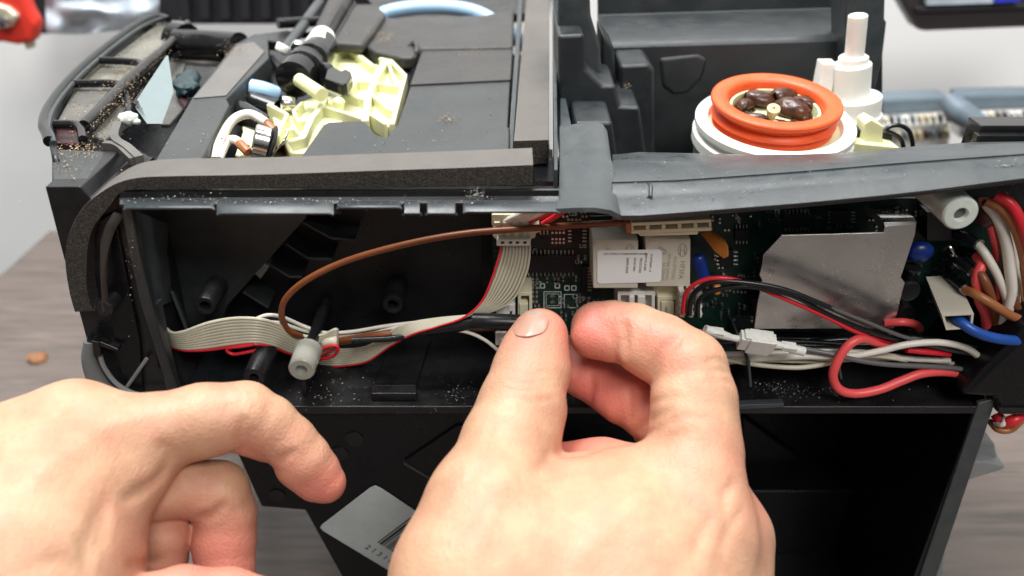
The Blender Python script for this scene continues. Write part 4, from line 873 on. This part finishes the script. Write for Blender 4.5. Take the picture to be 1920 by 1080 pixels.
# ------------------------------------------------------------------ coffee beans in the grinder
bn = random.Random(4); bi = 0
def bean(mb, c, L, rot):
    def f(p):
        if p.z > 0: p = Vector((p.x, p.y, p.z*.55)); p.z -= .16*L*math.exp(-(p.y/(.07*L))**2)
        return p*(1+.22*noise.noise(p*2.2+Vector((L*9,0,0))))
    mb.ball(c, L*.5, L*.34, L*.30, 10, rot=rot, fn=f)
bl_ = [(1398,200,'leftmost','tilted against the orange ring'),(1428,190,'upper left','curled'),(1470,184,'upper middle','lying on top'),(1492,188,'upper right','with a shiny back'),(1484,206,'front right','lying flat at the front'),(1512,200,'rightmost','close to the orange ring'),(1500,210,'small front','half sunk')]
for i, (x, y, where, st_) in enumerate(bl_):
    mb = MB(); p = PY(x, y, 8.1 + (200-y)*.02) ; p = O - AX*.62 + (PY(x, y, 8.2)-O)*1.0
    t = (p-O); 
    # onto the plane of the heap inside the ring
    d = ray(x, y); hgt = -.78 + .28*math.exp(-((x-1460)/60)**2); k = ((O+AX*hgt-CAM).dot(AX))/d.dot(AX); p = CAM+d*k
    e = Matrix.Rotation(bn.uniform(0,3.1),3,'Z') @ Matrix.Rotation(bn.uniform(-.6,.6),3,'X') @ Matrix.Rotation(bn.choice([0,3.14])+bn.uniform(-.4,.4),3,'Y')
    bean(mb, p, bn.uniform(1.25,1.5), e)
    mb.build('coffee_bean', 'bean', label=f'{where} dark roasted coffee bean inside the orange ring, {st_}', cat='coffee bean', group='coffee beans inside the orange ring')
hp = MB()
for i in range(34):
    a = bn.uniform(0,6.28); r_ = 1.6*math.sqrt(bn.random()); u = AX.orthogonal().normalized(); v = AX.cross(u)
    bean(hp, O - AX*.95 + (u*math.cos(a)+v*math.sin(a))*r_, bn.uniform(1.1,1.4), Matrix.Rotation(bn.uniform(0,3.1),3,'Z') @ Matrix.Rotation(bn.uniform(-1,1),3,'X'))
hp.build('coffee_bean_heap', 'bean', kind='stuff', label='dark heap of roasted coffee beans filling the throat of the orange ring', cat='coffee beans')
d = ray(1451, 203); k = ((O-AX*.12-CAM).dot(AX))/d.dot(AX); pc = CAM+d*k
part(MB().lathe(pc, Vector((-.05,-.5,.8)), [(.15,-.6),(.27,-.05),(.25,0),(.06,.01),(.05,-.05)], 24), 'grinder_shaft_end', 'chaff')
# ------------------------------------------------------------------ background things
def bgp(x, y, Y): return PY(x, y, Y)
BYY = WY - 6
rk = empty('wall_rack', PY(500,30,BYY), label='dark ribbed plastic rack on the white wall behind the machine, out of focus', cat='rack')
MB().prism(yp([(60,-60),(985,-60),(985,40),(640,46),(330,46),(60,66)], BYY), (0,3,0)).build('rack_panel', 'rack', rk, bevel=.2)
for i in range(17):
    x = 330+i*38; MB().prism(yp([(x,-60),(x+20,-60),(x+26,38),(x+6,38)], BYY-.8), (0,.8,0)).build('slat', 'rack', rk, bevel=.2)
bagm = MB(); 
for i in range(9):
    bagm.v  # keep
rowsb = []
for j in range(8):
    r_ = []
    for i in range(12):
        x = 84+i*19.5; y = -50+j*17 + (6 if i > 5 else 0) - (abs(i-6)*1.0); r_.append(PY(x, min(y, 72-i*2.0), BYY-4 + 1.4*noise.noise(Vector((i*.5, j*.6, 1)))*1.6))
    rowsb.append(r_)
bagm.loft(rowsb).build('plastic_bag', 'bag', subsurf=2, solid=.1, label='crumpled clear plastic bag hanging on the dark rack at the upper left', cat='plastic bag')
pli = empty('red_pliers', PY(30,60,BYY-6), label='red handled pliers with a pale metal jaw at the upper left corner', cat='pliers')
MB().prism(yp([(-20,-20),(34,-30),(54,20),(70,48),(62,80),(30,86),(0,80),(-20,84)], BYY-7), (0,1.5,0)).build('handle', 'tool_red', pli, bevel=.5, seg=3)
MB().prism(yp([(-20,4),(12,14),(34,32),(20,52),(-4,56),(-20,50)], BYY-7.6), (0,.8,0)).build('jaw', 'tool_metal', pli, bevel=.3)
MB().lathe(PY(4,42,BYY-8), (0,1,0), [(.3,0),(.45,.1),(.45,.6)], 16).build('pivot', 'steel', pli)
MB().prism(yp([(40,76),(58,70),(62,90),(50,94)], BYY-6.5), (0,.6,0)).build('spring_tip', 'tool_metal', pli, bevel=.1)
sf = empty('wall_shelf', PY(1820,30,BYY-4), label='dark plastic shelf at the upper right holding small boxes', cat='shelf')
MB().prism(yp([(1668,-40),(1700,22),(1722,58),(1740,60),(2100,46),(2100,-40)], BYY-8), (0,2,0)).build('shelf_tray', 'shelf_dark', sf, bevel=.4, seg=3)
MB().prism(yp([(1716,14),(2100,4),(2100,10),(1722,24)], BYY-8.4), (0,.5,0)).build('front_lip', 'rack', sf, bevel=.1)
MB().prism(yp([(1735,-30),(1862,-30),(1864,6),(1738,10)], BYY-8.6), (0,.5,0)).build('clear_box', 'bag', label='clear parts box on the shelf', cat='parts box') 
MB().prism(yp([(1862,-30),(1912,-30),(1914,3),(1866,6)], BYY-8.8), (0,.5,0)).build('blue_box', 'shelf_blue', label='small blue box on the dark shelf at the upper right corner', cat='box', )
bpy.data.objects['clear_box']['label'] = 'clear plastic parts box left of the small blue box on the shelf'
def bins(nm, lab, x0, x1, y0, y1, slope, seed):
    e = empty(nm, PY((x0+x1)/2, y1, BYY-9), label=lab, cat='parts rack', group='parts racks standing behind the machine')
    MB().prism(yp([(x0,y0),(x1,y0-slope),(x1,y0+30-slope),(x0,y0+32)], BYY-9), (0,2,0)).build('back_rail', 'grey_bin', e, bevel=.3)
    MB().prism(yp([(x0,y0+50),(x1,y0+46-slope),(x1,y1-slope),(x0,y1)], BYY-11), (0,2,0)).build('tray', 'pale_bin', e, bevel=.3)
    b_ = random.Random(seed)
    for r_ in range(2):
        for i in range(int((x1-x0)/13)):
            x = x0+6+i*13; y = y0+36+r_*30-(x-x0)*slope/(x1-x0)
            MB().prism(yp([(x,y),(x+7,y-1),(x+8,y+14),(x+1,y+15)], BYY-11.6), (0,.6,0)).build('small_part', b_.choice(['grey_bin','cream_conn','pale_bin','chaff','maroon','greybar']), e, bevel=.1)
bins('parts_rack', 'blue grey parts rack full of small pieces, left one of two, behind the white spindle', 1652, 1782, 186, 286, 6, 1)
bins('parts_rack', 'blue grey parts rack full of small pieces, right one of two, above the black rail', 1800, 1990, 178, 262, 4, 2)
MB().tube([PY(1776,186,BYY-12), PY(1800,210,BYY-13), PY(1846,238,BYY-14)], [.7,.9,.7], 10).build('rack_clamp', 'grey_bin', label='blue grey clamp between the two parts racks behind the machine', cat='clamp')
# crumb on the table, far left
pt = PZ(72, 672, TZ+.15)
MB().ball(pt, .75, .5, .35, 8, fn=lambda p: p*(1+.5*noise.noise(p*2))).build('brown_crumb', 'nut', label='brown crumb lying on the bare table at the far left', cat='crumb')
# dark things low at the far left, beyond the table edge
MB().prism([PZ(-30,600,-30), PZ(24,520,-30), PZ(12,440,-30), PZ(-30,400,-30)], (0,0,-6)).build('dark_box', 'rack', label='dark box below the left edge of the table, out of focus', cat='box')
# ------------------------------------------------------------------ loose coffee grounds
cg = MB(); gr_ = random.Random(21)
def grain(mb, p, s):
    a = [Vector((gr_.gauss(0,1), gr_.gauss(0,1), gr_.gauss(0,.6)))*s for _ in range(4)]
    mb.add([p+q for q in a], [(0,1,2),(0,2,3),(0,3,1),(1,3,2)], 0, False)
def scatter(mb, x, y, sx, sy, n, z, s=.019, plane='z'):
    for i in range(int(n*1.5)):
        X_, Y_ = gr_.gauss(x, sx), gr_.gauss(y, sy); p = PZ(X_, Y_, z) if plane == 'z' else PY(X_, Y_, z)
        grain(mb, p, s*gr_.uniform(.5, 1.5))
for x, y, sx, sy, n, z in ((155,278,16,9,150,3.93),(110,285,8,10,60,3.93),(165,222,24,16,220,4.0),(210,178,26,22,260,4.15),(240,134,18,8,160,3.85),(285,96,26,24,200,4.2),(240,150,18,20,120,4.2),(440,92,16,8,110,4.2),(130,310,18,14,70,3.93),(200,250,16,22,90,3.6),(180,310,20,14,80,3.5),
    (724,70,12,6,110,4.15),(700,60,12,8,40,4.5),(893,85,10,6,120,3.97),(842,222,12,5,50,3.86),(650,40,40,20,30,4.8),(1000,290,100,4,12,4.3),(380,240,50,40,60,4.15),(850,130,60,40,40,3.95),(850,200,60,30,40,3.85),(800,270,100,12,30,4.02),(1175,160,5,4,20,3.9),(330,60,8,8,50,4.2)):
    scatter(cg, x, y, sx, sy, n, z+.02)
cg.build('coffee_grounds', 'crumb', kind='stuff', label='tan coffee grounds scattered over the top of the black machine', cat='coffee grounds')
dg = MB()
for x, y, sx, sy, n, Y in ((893,364,9,6,60,-.5),(1408,366,11,4,110,.02),(1892,312,14,6,60,.1),(1250,322,60,12,50,.9),(1600,340,160,14,90,.05),(1350,366,120,14,60,-.1),(700,380,200,4,60,-.75),(480,376,160,3,50,-.5),(320,372,60,6,40,-.4),(245,470,6,60,40,-.2)):
    scatter(dg, x, y, sx, sy, n, Y-.06, .016, 'y')
for x, y, sx, sy, n in ((860,735,24,14,60),(600,742,30,10,36),(1470,735,30,8,50),(1560,738,60,8,50),(1445,722,40,8,30),(1640,738,60,8,24),(660,720,40,20,30)): scatter(dg, x, y, sx, sy, n, zf+.03, .016)
dg.build('pale_dust', 'dustw', kind='stuff', label='pale dust and grit scattered along the black plastic edges and bay floor', cat='dust')
# ------------------------------------------------------------------ hands: one smooth skin each, grown from joint chains
def cone_d(X, a, b, ra, rb):                      # distance to a rounded cone between two joints
    ab = b-a; L = np.dot(ab, ab); t = np.clip(((X-a) @ ab)/L, 0, 1)
    q = X - a - t[..., None]*ab; return np.sqrt((q*q).sum(-1)) - (ra + (rb-ra)*t*t*(3-2*t)*.5 - (ra-rb)*t*.5)
def smin(a, b, k):
    h = np.clip(.5+.5*(b-a)/k, 0, 1); return b*(1-h)+a*h-k*h*(1-h)
def make_hand(groups, k_between, h, rosy_pts, creases, name, label, view_lo, view_hi, bumps_=()):
    prim = []
    for g in groups:
        for ch in g['chains']:
            J = [(np.array(PD(x, y, d)), r*d/FPX) for x, y, d, r in ch]
            prim.append((g, J))
    pts = np.array([p for _, J in prim for p, r in J]); rs = np.array([r for _, J in prim for p, r in J])
    lo = (pts-rs[:,None]).min(0)-.3; hi = (pts+rs[:,None]).max(0)+.3
    lo = np.maximum(lo, view_lo); hi = np.minimum(hi, view_hi)
    n = np.ceil((hi-lo)/h).astype(int)+1
    ax = [lo[i]+h*np.arange(n[i]) for i in range(3)]
    X = np.stack(np.meshgrid(*ax, indexing='ij'), -1).astype(np.float32)
    F = None
    for g in groups:
        G_ = None
        for gg, J in prim:
            if gg is not g: continue
            for (p, r), (q, s_) in zip(J[:-1], J[1:]):
                d = cone_d(X, p.astype(np.float32), q.astype(np.float32), r, s_)
                G_ = d if G_ is None else smin(G_, d, g['k'])
        F = G_ if F is None else smin(F, G_, g['join'])
    Q = X.reshape(-1,3)
    def wav(s_, seed):
        r_ = np.random.RandomState(seed); o_ = 0
        for _ in range(5):
            d_ = r_.normal(size=3); d_ /= np.linalg.norm(d_); o_ = o_ + np.sin((X @ d_.astype(np.float32))*s_*r_.uniform(.7,1.4) + r_.uniform(0,6))
        return o_/5
    F = F + .030*wav(1.9, 1) + .008*wav(6.0, 2)
    # march one view line to the skin
    def samp(P):
        f = (P-lo)/h; i = np.floor(f).astype(int)
        if (i < 0).any() or (i >= n-1).any(): return 9.0
        t = f-i; c = F[i[0]:i[0]+2, i[1]:i[1]+2, i[2]:i[2]+2]
        c = c[0]*(1-t[0])+c[1]*t[0]; c = c[0]*(1-t[1])+c[1]*t[1]; return c[0]*(1-t[2])+c[1]*t[2]
    def hit(x, y):
        d = np.array(ray(x, y)); t = 14.0; c = np.array(CAM)
        while t < 34:
            v = samp(c+d*t)
            if v < 0:
                for _ in range(6): t -= .02; 
                return c+d*(t+.06)
            t += .06 if v > 8 else max(.02, v*.5)
        return None
    def near(P, amp, wd):
        i0 = np.maximum(0, np.floor((P-lo-3*wd)/h).astype(int)); i1 = np.minimum(n, np.ceil((P-lo+3*wd)/h).astype(int)+1)
        sl = tuple(slice(a, b) for a, b in zip(i0, i1)); D = X[sl]-P.astype(np.float32)
        return sl, amp*np.exp(-(D*D).sum(-1)/(wd*wd))
    for pts_, amp, wd in creases:                 # each crease: carve once with the largest depth along the line
        line_ = spl(pts_, 14) if len(pts_) > 2 else [tuple(np.array(pts_[0])*(1-t)+np.array(pts_[1])*t) for t in np.linspace(0,1,14)]
        A_ = np.zeros_like(F); m = len(line_)
        for i, (x, y) in enumerate(line_):
            P = hit(x, y)
            if P is None: continue
            e = min(1, 4*min(i+1, m-i)/m)
            sl, a = near(P, amp*e*(2.3 if 0 < amp and wd < .15 else 1.5), wd*(1.3 if wd < .15 else 1)); A_[sl] = np.maximum(A_[sl], a) if amp > 0 else np.minimum(A_[sl], a)
        F = F + A_
    hits = {k: v for k, v in ()}
    # surface nets
    S = F < 0; nx, ny, nz = F.shape
    cs = np.zeros((nx-1, ny-1, nz-1), int)
    for dx in (0,1):
        for dy_ in (0,1):
            for dz in (0,1): cs += S[dx:nx-1+dx, dy_:ny-1+dy_, dz:nz-1+dz]
    act = (cs > 0) & (cs < 8); idx = -np.ones(act.shape, int); idx[act] = np.arange(act.sum()); I = np.argwhere(act)
    acc = np.zeros((len(I), 3)); cnt = np.zeros(len(I))
    offs = [(a, b, c) for a in (0,1) for b in (0,1) for c in (0,1)]
    for a in offs:
        for b in offs:
            if sum(b)-sum(a) == 1 and all(y >= x for x, y in zip(a, b)):
                fa = F[I[:,0]+a[0], I[:,1]+a[1], I[:,2]+a[2]]; fb = F[I[:,0]+b[0], I[:,1]+b[1], I[:,2]+b[2]]
                m = (fa < 0) != (fb < 0); t = np.where(m, fa/np.where(fa-fb == 0, 1, fa-fb), 0)
                p = np.array(a)[None] + t[:,None]*(np.array(b)-np.array(a))[None]
                acc[m] += p[m]; cnt[m] += 1
    V = lo + h*(I + acc/cnt[:,None])
    faces = []
    for axis in range(3):
        u, v = [(1,2),(2,0),(0,1)][axis]
        sa = [slice(None)]*3; sb = [slice(None)]*3; sa[axis] = slice(0,-1); sb[axis] = slice(1,None)
        ch = np.argwhere(S[tuple(sa)] != S[tuple(sb)])
        ok = (ch[:,u] > 0) & (ch[:,v] > 0) & (ch[:,u] < F.shape[u]-1) & (ch[:,v] < F.shape[v]-1); ch = ch[ok]
        def g(du, dv):
            c_ = ch.copy(); c_[:,u] += du; c_[:,v] += dv; return idx[c_[:,0], c_[:,1], c_[:,2]]
        q = np.stack([g(-1,-1), g(0,-1), g(0,0), g(-1,0)], 1); inside = S[ch[:,0], ch[:,1], ch[:,2]]
        q[~inside] = q[~inside][:, ::-1]; faces.append(q)
    Fc = np.concatenate(faces); Fc = Fc[(Fc >= 0).all(1)]
    # one light smoothing pass keeps creases
    for _ in range(1):
        s_ = np.zeros_like(V); c_ = np.zeros(len(V))
        for i in range(4):
            np.add.at(s_, Fc[:,i], V[Fc[:,(i+1)%4]]); np.add.at(c_, Fc[:,i], 1)
            np.add.at(s_, Fc[:,i], V[Fc[:,(i-1)%4]]); np.add.at(c_, Fc[:,i], 1)
        V = V*.5 + .5*s_/np.maximum(c_,1)[:,None]
    org = np.array([(V[:,0].min()+V[:,0].max())/2, (V[:,1].min()+V[:,1].max())/2, V[:,2].min()])
    me = bpy.data.meshes.new(name); me.from_pydata(((V-org)*SC).tolist(), [], Fc.tolist()); me.update()
    me.polygons.foreach_set('use_smooth', [True]*len(me.polygons)); me.materials.append(M['skin'])
    at = me.attributes.new('rosy', 'FLOAT', 'POINT'); val = np.zeros(len(V))
    for x, y, d, rpx, a in rosy_pts:
        P = np.array(PD(x, y, d)); r = rpx*d/FPX; val = np.maximum(val, min(1, a*1.2)*np.exp(-((V-P)**2).sum(1)/(1.35*r*r)))
    at.data.foreach_set('value', val.astype(np.float32))
    o = bpy.data.objects.new(name, me); C.objects.link(o); o.location = Vector(org)*SC; WORLD[o.name] = Vector(org)
    o['label'] = label; o['category'] = 'hand'; o['group'] = 'hands of the person working on the machine'
    return o, hit
# right hand: thumb and index reach into the bay
tips = dict(
 thumb=[(1012,632,26.3,54),(1003,662,26.1,64),(997,695,25.9,73),(978,760,25.3,80),(950,835,24.6,88),(918,955,23.4,118)],
 index=[(1120,614,26.9,50),(1150,618,26.8,55),(1188,628,26.5,60),(1240,652,26.0,63),(1292,690,25.5,71),(1301,750,25.2,80),(1303,850,24.7,90),(1290,930,24.2,104)],
 middle=[(1066,684,28.3,38),(1098,702,28.2,46),(1135,722,28.0,48),(1196,752,27.4,56),(1260,800,26.8,64),(1320,900,25.8,76)],
 ring=[(1070,668,29.4,40),(1130,690,29.2,46),(1200,735,28.6,54),(1290,860,27.3,70)])
palm = [[(918,955,23.4,118),(890,1090,22.4,146),(880,1300,21.0,180)], [(1296,900,24.4,100),(1290,1010,23.8,118),(1240,1150,22.8,150),(1150,1320,21.2,190)],
        [(1330,955,25.4,74),(1352,1010,25.0,82),(1330,1120,24.2,100),(1240,1300,22.5,150)], [(1000,960,24.0,92),(1120,960,24.3,100),(1240,930,24.6,92)],
        [(1020,1090,22.9,170),(1150,1060,23.2,150),(1120,1300,21.4,210)], [(1050,892,26.2,62),(1130,890,26.2,56),(1240,930,25.6,80)]]
gr_r = [dict(chains=palm, k=.9, join=.5), dict(chains=[tips['thumb'], [(1014,655,26.0,48),(1030,690,25.9,40)], [(1000,770,25.1,62),(985,815,24.8,68)]], k=.16, join=.45), dict(chains=[tips['index'], [(1112,630,26.6,43),(1146,640,26.4,40)], [(1200,655,26.0,46),(1236,676,25.8,47)], [(1284,752,24.9,60),(1290,800,24.6,64)]], k=.10, join=.14),
        dict(chains=[tips['middle'], [(1078,704,28.0,34),(1094,712,27.9,34)], [(1138,738,27.7,38),(1164,756,27.4,40)]], k=.08, join=.07), dict(chains=[tips['ring']], k=.2, join=.06)]
cre = [([(1330,700),(1352,694),(1368,700)], .03, .07), ([(1322,680),(1345,674),(1362,682)], .03, .07), ([(1316,716),(1350,712),(1376,718)], .025, .07), ([(1240,792),(1290,780),(1340,790)], .02, .1), ([(955,742),(1000,752),(1050,744)], .018, .08), ([(925,780),(900,860),(860,940)], .025, .15), ([(1380,900),(1360,930),(1365,965)], .05, .15), ([(1340,960),(1318,1000),(1300,1040)], .04, .15), ([(1168,600),(1172,630),(1170,672)], .10, .10), ([(1280,628),(1240,660),(1222,710)], .10, .11), ([(1272,640),(1240,676),(1218,728)], .04, .10), ([(1190,812),(1222,786),(1262,768)], .05, .10), ([(1196,826),(1232,800),(1280,786)], .03, .10),
       ([(1210,760),(1240,748),(1275,744)], .025, .08), ([(1035,845),(1024,866),(1005,884)], .04, .13), ([(1040,852),(1090,850),(1130,838)], .05, .12), ([(1110,700),(1108,735),(1104,760)], .07, .08), ([(1180,722),(1182,760),(1178,792)], .07, .08),
       ([(945,690),(985,702),(1040,696)], .022, .07), ([(940,706),(985,716),(1046,708)], .026, .07), ([(930,722),(980,730),(1050,722)], .018, .07),
       ([(960,640),(968,622),(980,612),(1012,612),(1032,606),(1045,590)], .03, .05),
       ([(1394,955),(1370,990),(1350,1040)], .05, .16), ([(1340,1010),(1320,1060),(1290,1090)], -.04, .35), ([(1310,860),(1360,900),(1390,960)], -.04, .4), ([(860,1080),(920,960),(960,860)], -.05, .35), ([(1060,1075),(1150,980),(1250,900)], -.035, .3)]
rosy_r = [(1100,620,26.0,70,.75),(1175,690,26.6,60,.75),(1120,720,27.5,110,1.0),(1210,740,27,70,.9),(1060,850,26,80,.9),(1000,600,25.4,70,.45),(1240,640,25,60,.4),(1370,960,24,90,.35),(1360,880,24,60,.35),(1060,740,25.5,40,.4),(985,650,25,50,.2)]
hr, hit_r = make_hand(gr_r, .1, .072, rosy_r, cre, 'hand', 'right hand of the person, pinching thumb and curled index finger over the circuit board', (-12,-30,-14), (12, 8, 8))
# thumbnail lies on the skin
def nail(hit, outline_rows, par, lift=.035, nm='nail'):
    rows = []
    for r_ in outline_rows:
        q = []
        for x, y in r_:
            P = hit(x, y); k = 0
            while P is None and k < 30: k += 1; P = hit(x + (1000-x)*.04*k, y + 1.5*k)
            q.append(Vector(P))
        rows.append(q)
    mid = [sum(r_, Vector())/len(r_) for r_ in rows]
    dirc = (Vector(CAM)-mid[len(mid)//2]).normalized()
    L = [[p + dirc*lift*(1-.6*abs(2*i/(len(r_)-1)-1)**2) for i, p in enumerate(r_)] for r_ in rows]
    return MB().loft(L).build(nm, 'nail', par, solid=.03, subsurf=2, angle=180)
nr = []
for t, (a, b, c_) in zip((0,.3,.6,.85,1), (((982,590),(1002,584),(1020,586)),((970,597),(998,592),(1028,593)),((962,608),(994,604),(1030,601)),((960,620),(992,620),(1028,611)),((966,629),(990,631),(1020,623)))):
    nr.append(spl([a, b, c_], 4))
nail(hit_r, nr, hr)
fe = nail(hit_r, [spl([a,b,c_],4) for a,b,c_ in (((984,588),(1003,581),(1020,584)),((977,593),(1001,587),(1024,588)))], hr, lift=.05, nm='nail_edge'); fe.data.materials[0] = M['relay_print']
# left hand: relaxed, index finger pointing down
gl_ = [dict(chains=[[(135,796,23.6,72),(80,900,22.6,120),(30,1050,21.2,170),(-20,1250,20,200)], [(205,826,23.5,80),(130,930,22.6,120),(90,1080,21.6,150),(60,1250,20.6,180)], [(-60,880,22.6,110),(-120,1050,21.2,190)],
         [(60,820,23.4,70),(135,800,23.6,70)], [(88,950,21.9,100),(70,1060,21.2,118),(60,1200,20.4,140)], [(295,822,24.0,58),(240,880,23.5,62),(180,925,22.8,84)]], k=.9, join=.5),
  dict(chains=[[(611,905,25.4,38),(592,884,25.3,45),(570,862,25.1,50),(543,829,24.9,50),(500,795,24.7,55),(458,778,24.5,63),(380,788,24.2,70),(300,804,23.9,67),(205,830,23.5,82)], [(466,812,24.7,42),(500,826,24.9,40)], [(556,874,25.1,40),(590,902,25.3,38)], [(370,808,24.2,52),(420,802,24.4,42)]], k=.11, join=.5),
  dict(chains=[[(424,1110,25.0,50),(422,1065,25.2,54),(421,1010,25.3,58),(424,965,25.3,56),(408,922,25.1,58),(350,915,24.8,56),(262,920,24.1,62),(180,930,23.4,70)], [(340,922,24.6,48),(366,928,24.8,44)], [(404,1020,25.1,44),(408,1060,25.1,42)]], k=.11, join=.1),
  dict(chains=[[(262,1120,25.0,52),(292,1050,24.9,56),(298,1004,24.8,55),(262,975,24.6,56),(180,960,24.0,60)]], k=.18, join=.08),
  dict(chains=[[(232,1110,25.7,46),(226,1050,25.8,46),(205,1000,25.2,50)]], k=.18, join=.06),
  dict(chains=[[(500,1124,22.6,40),(430,1116,22.4,48),(340,1118,22.0,54),(240,1150,21.4,70)]], k=.2, join=.08)]
cre_l = [([(60,800),(90,790),(120,770)], -.04, .3), ([(20,860),(30,830),(42,805)], .03, .06), ([(48,856),(58,826),(70,802)], .03, .06), ([(78,850),(88,820),(100,796)], .03, .06), ([(104,846),(114,818),(128,792)], .025, .06), ([(150,1000),(162,1040),(168,1078)], .05, .1), ([(420,724),(430,750),(428,780)], .03, .07), ([(440,716),(452,744),(452,770)], .035, .07), ([(462,722),(476,748),(478,772)], .03, .07), ([(190,945),(175,1000),(160,1060)], .06, .14), ([(380,900),(384,925),(376,950)], .03, .08), ([(458,782),(452,812),(444,842)], .10, .10), ([(470,800),(462,830),(446,850)], .05, .1), ([(554,848),(536,858),(516,872)], .09, .09), ([(320,872),(318,850),(300,830)], .05, .12), ([(316,876),(290,906),(230,940)], .07, .14),
         ([(425,944),(400,966),(372,974)], .10, .10), ([(300,1052),(270,1058),(240,1062)], .06, .1), ([(0,960),(80,880),(200,800),(300,770)], -.05, .35), ([(40,1070),(110,1050),(150,1075)], .05, .18), ([(0,900),(60,830),(150,770),(230,750)], .03, .3), ([(200,930),(196,980),(190,1030)], .05, .12)]
rosy_l = [(600,915,25.2,60,.95),(550,870,24.8,50,.5),(460,830,24.4,50,.45),(420,1040,25,80,.8),(370,960,24.8,60,.5),(290,1030,26,110,.8),(240,930,23.6,70,.4),(150,1050,21.6,60,.45),(160,970,22,60,.4),(380,1090,22.2,120,.6),(200,870,23,60,.25)]
hl, hit_l = make_hand(gl_, .1, .078, rosy_l, cre_l, 'hand', 'left hand of the person at the lower left, relaxed with its index finger pointing down', (-16.5,-30,-14), (12, 8, 8))
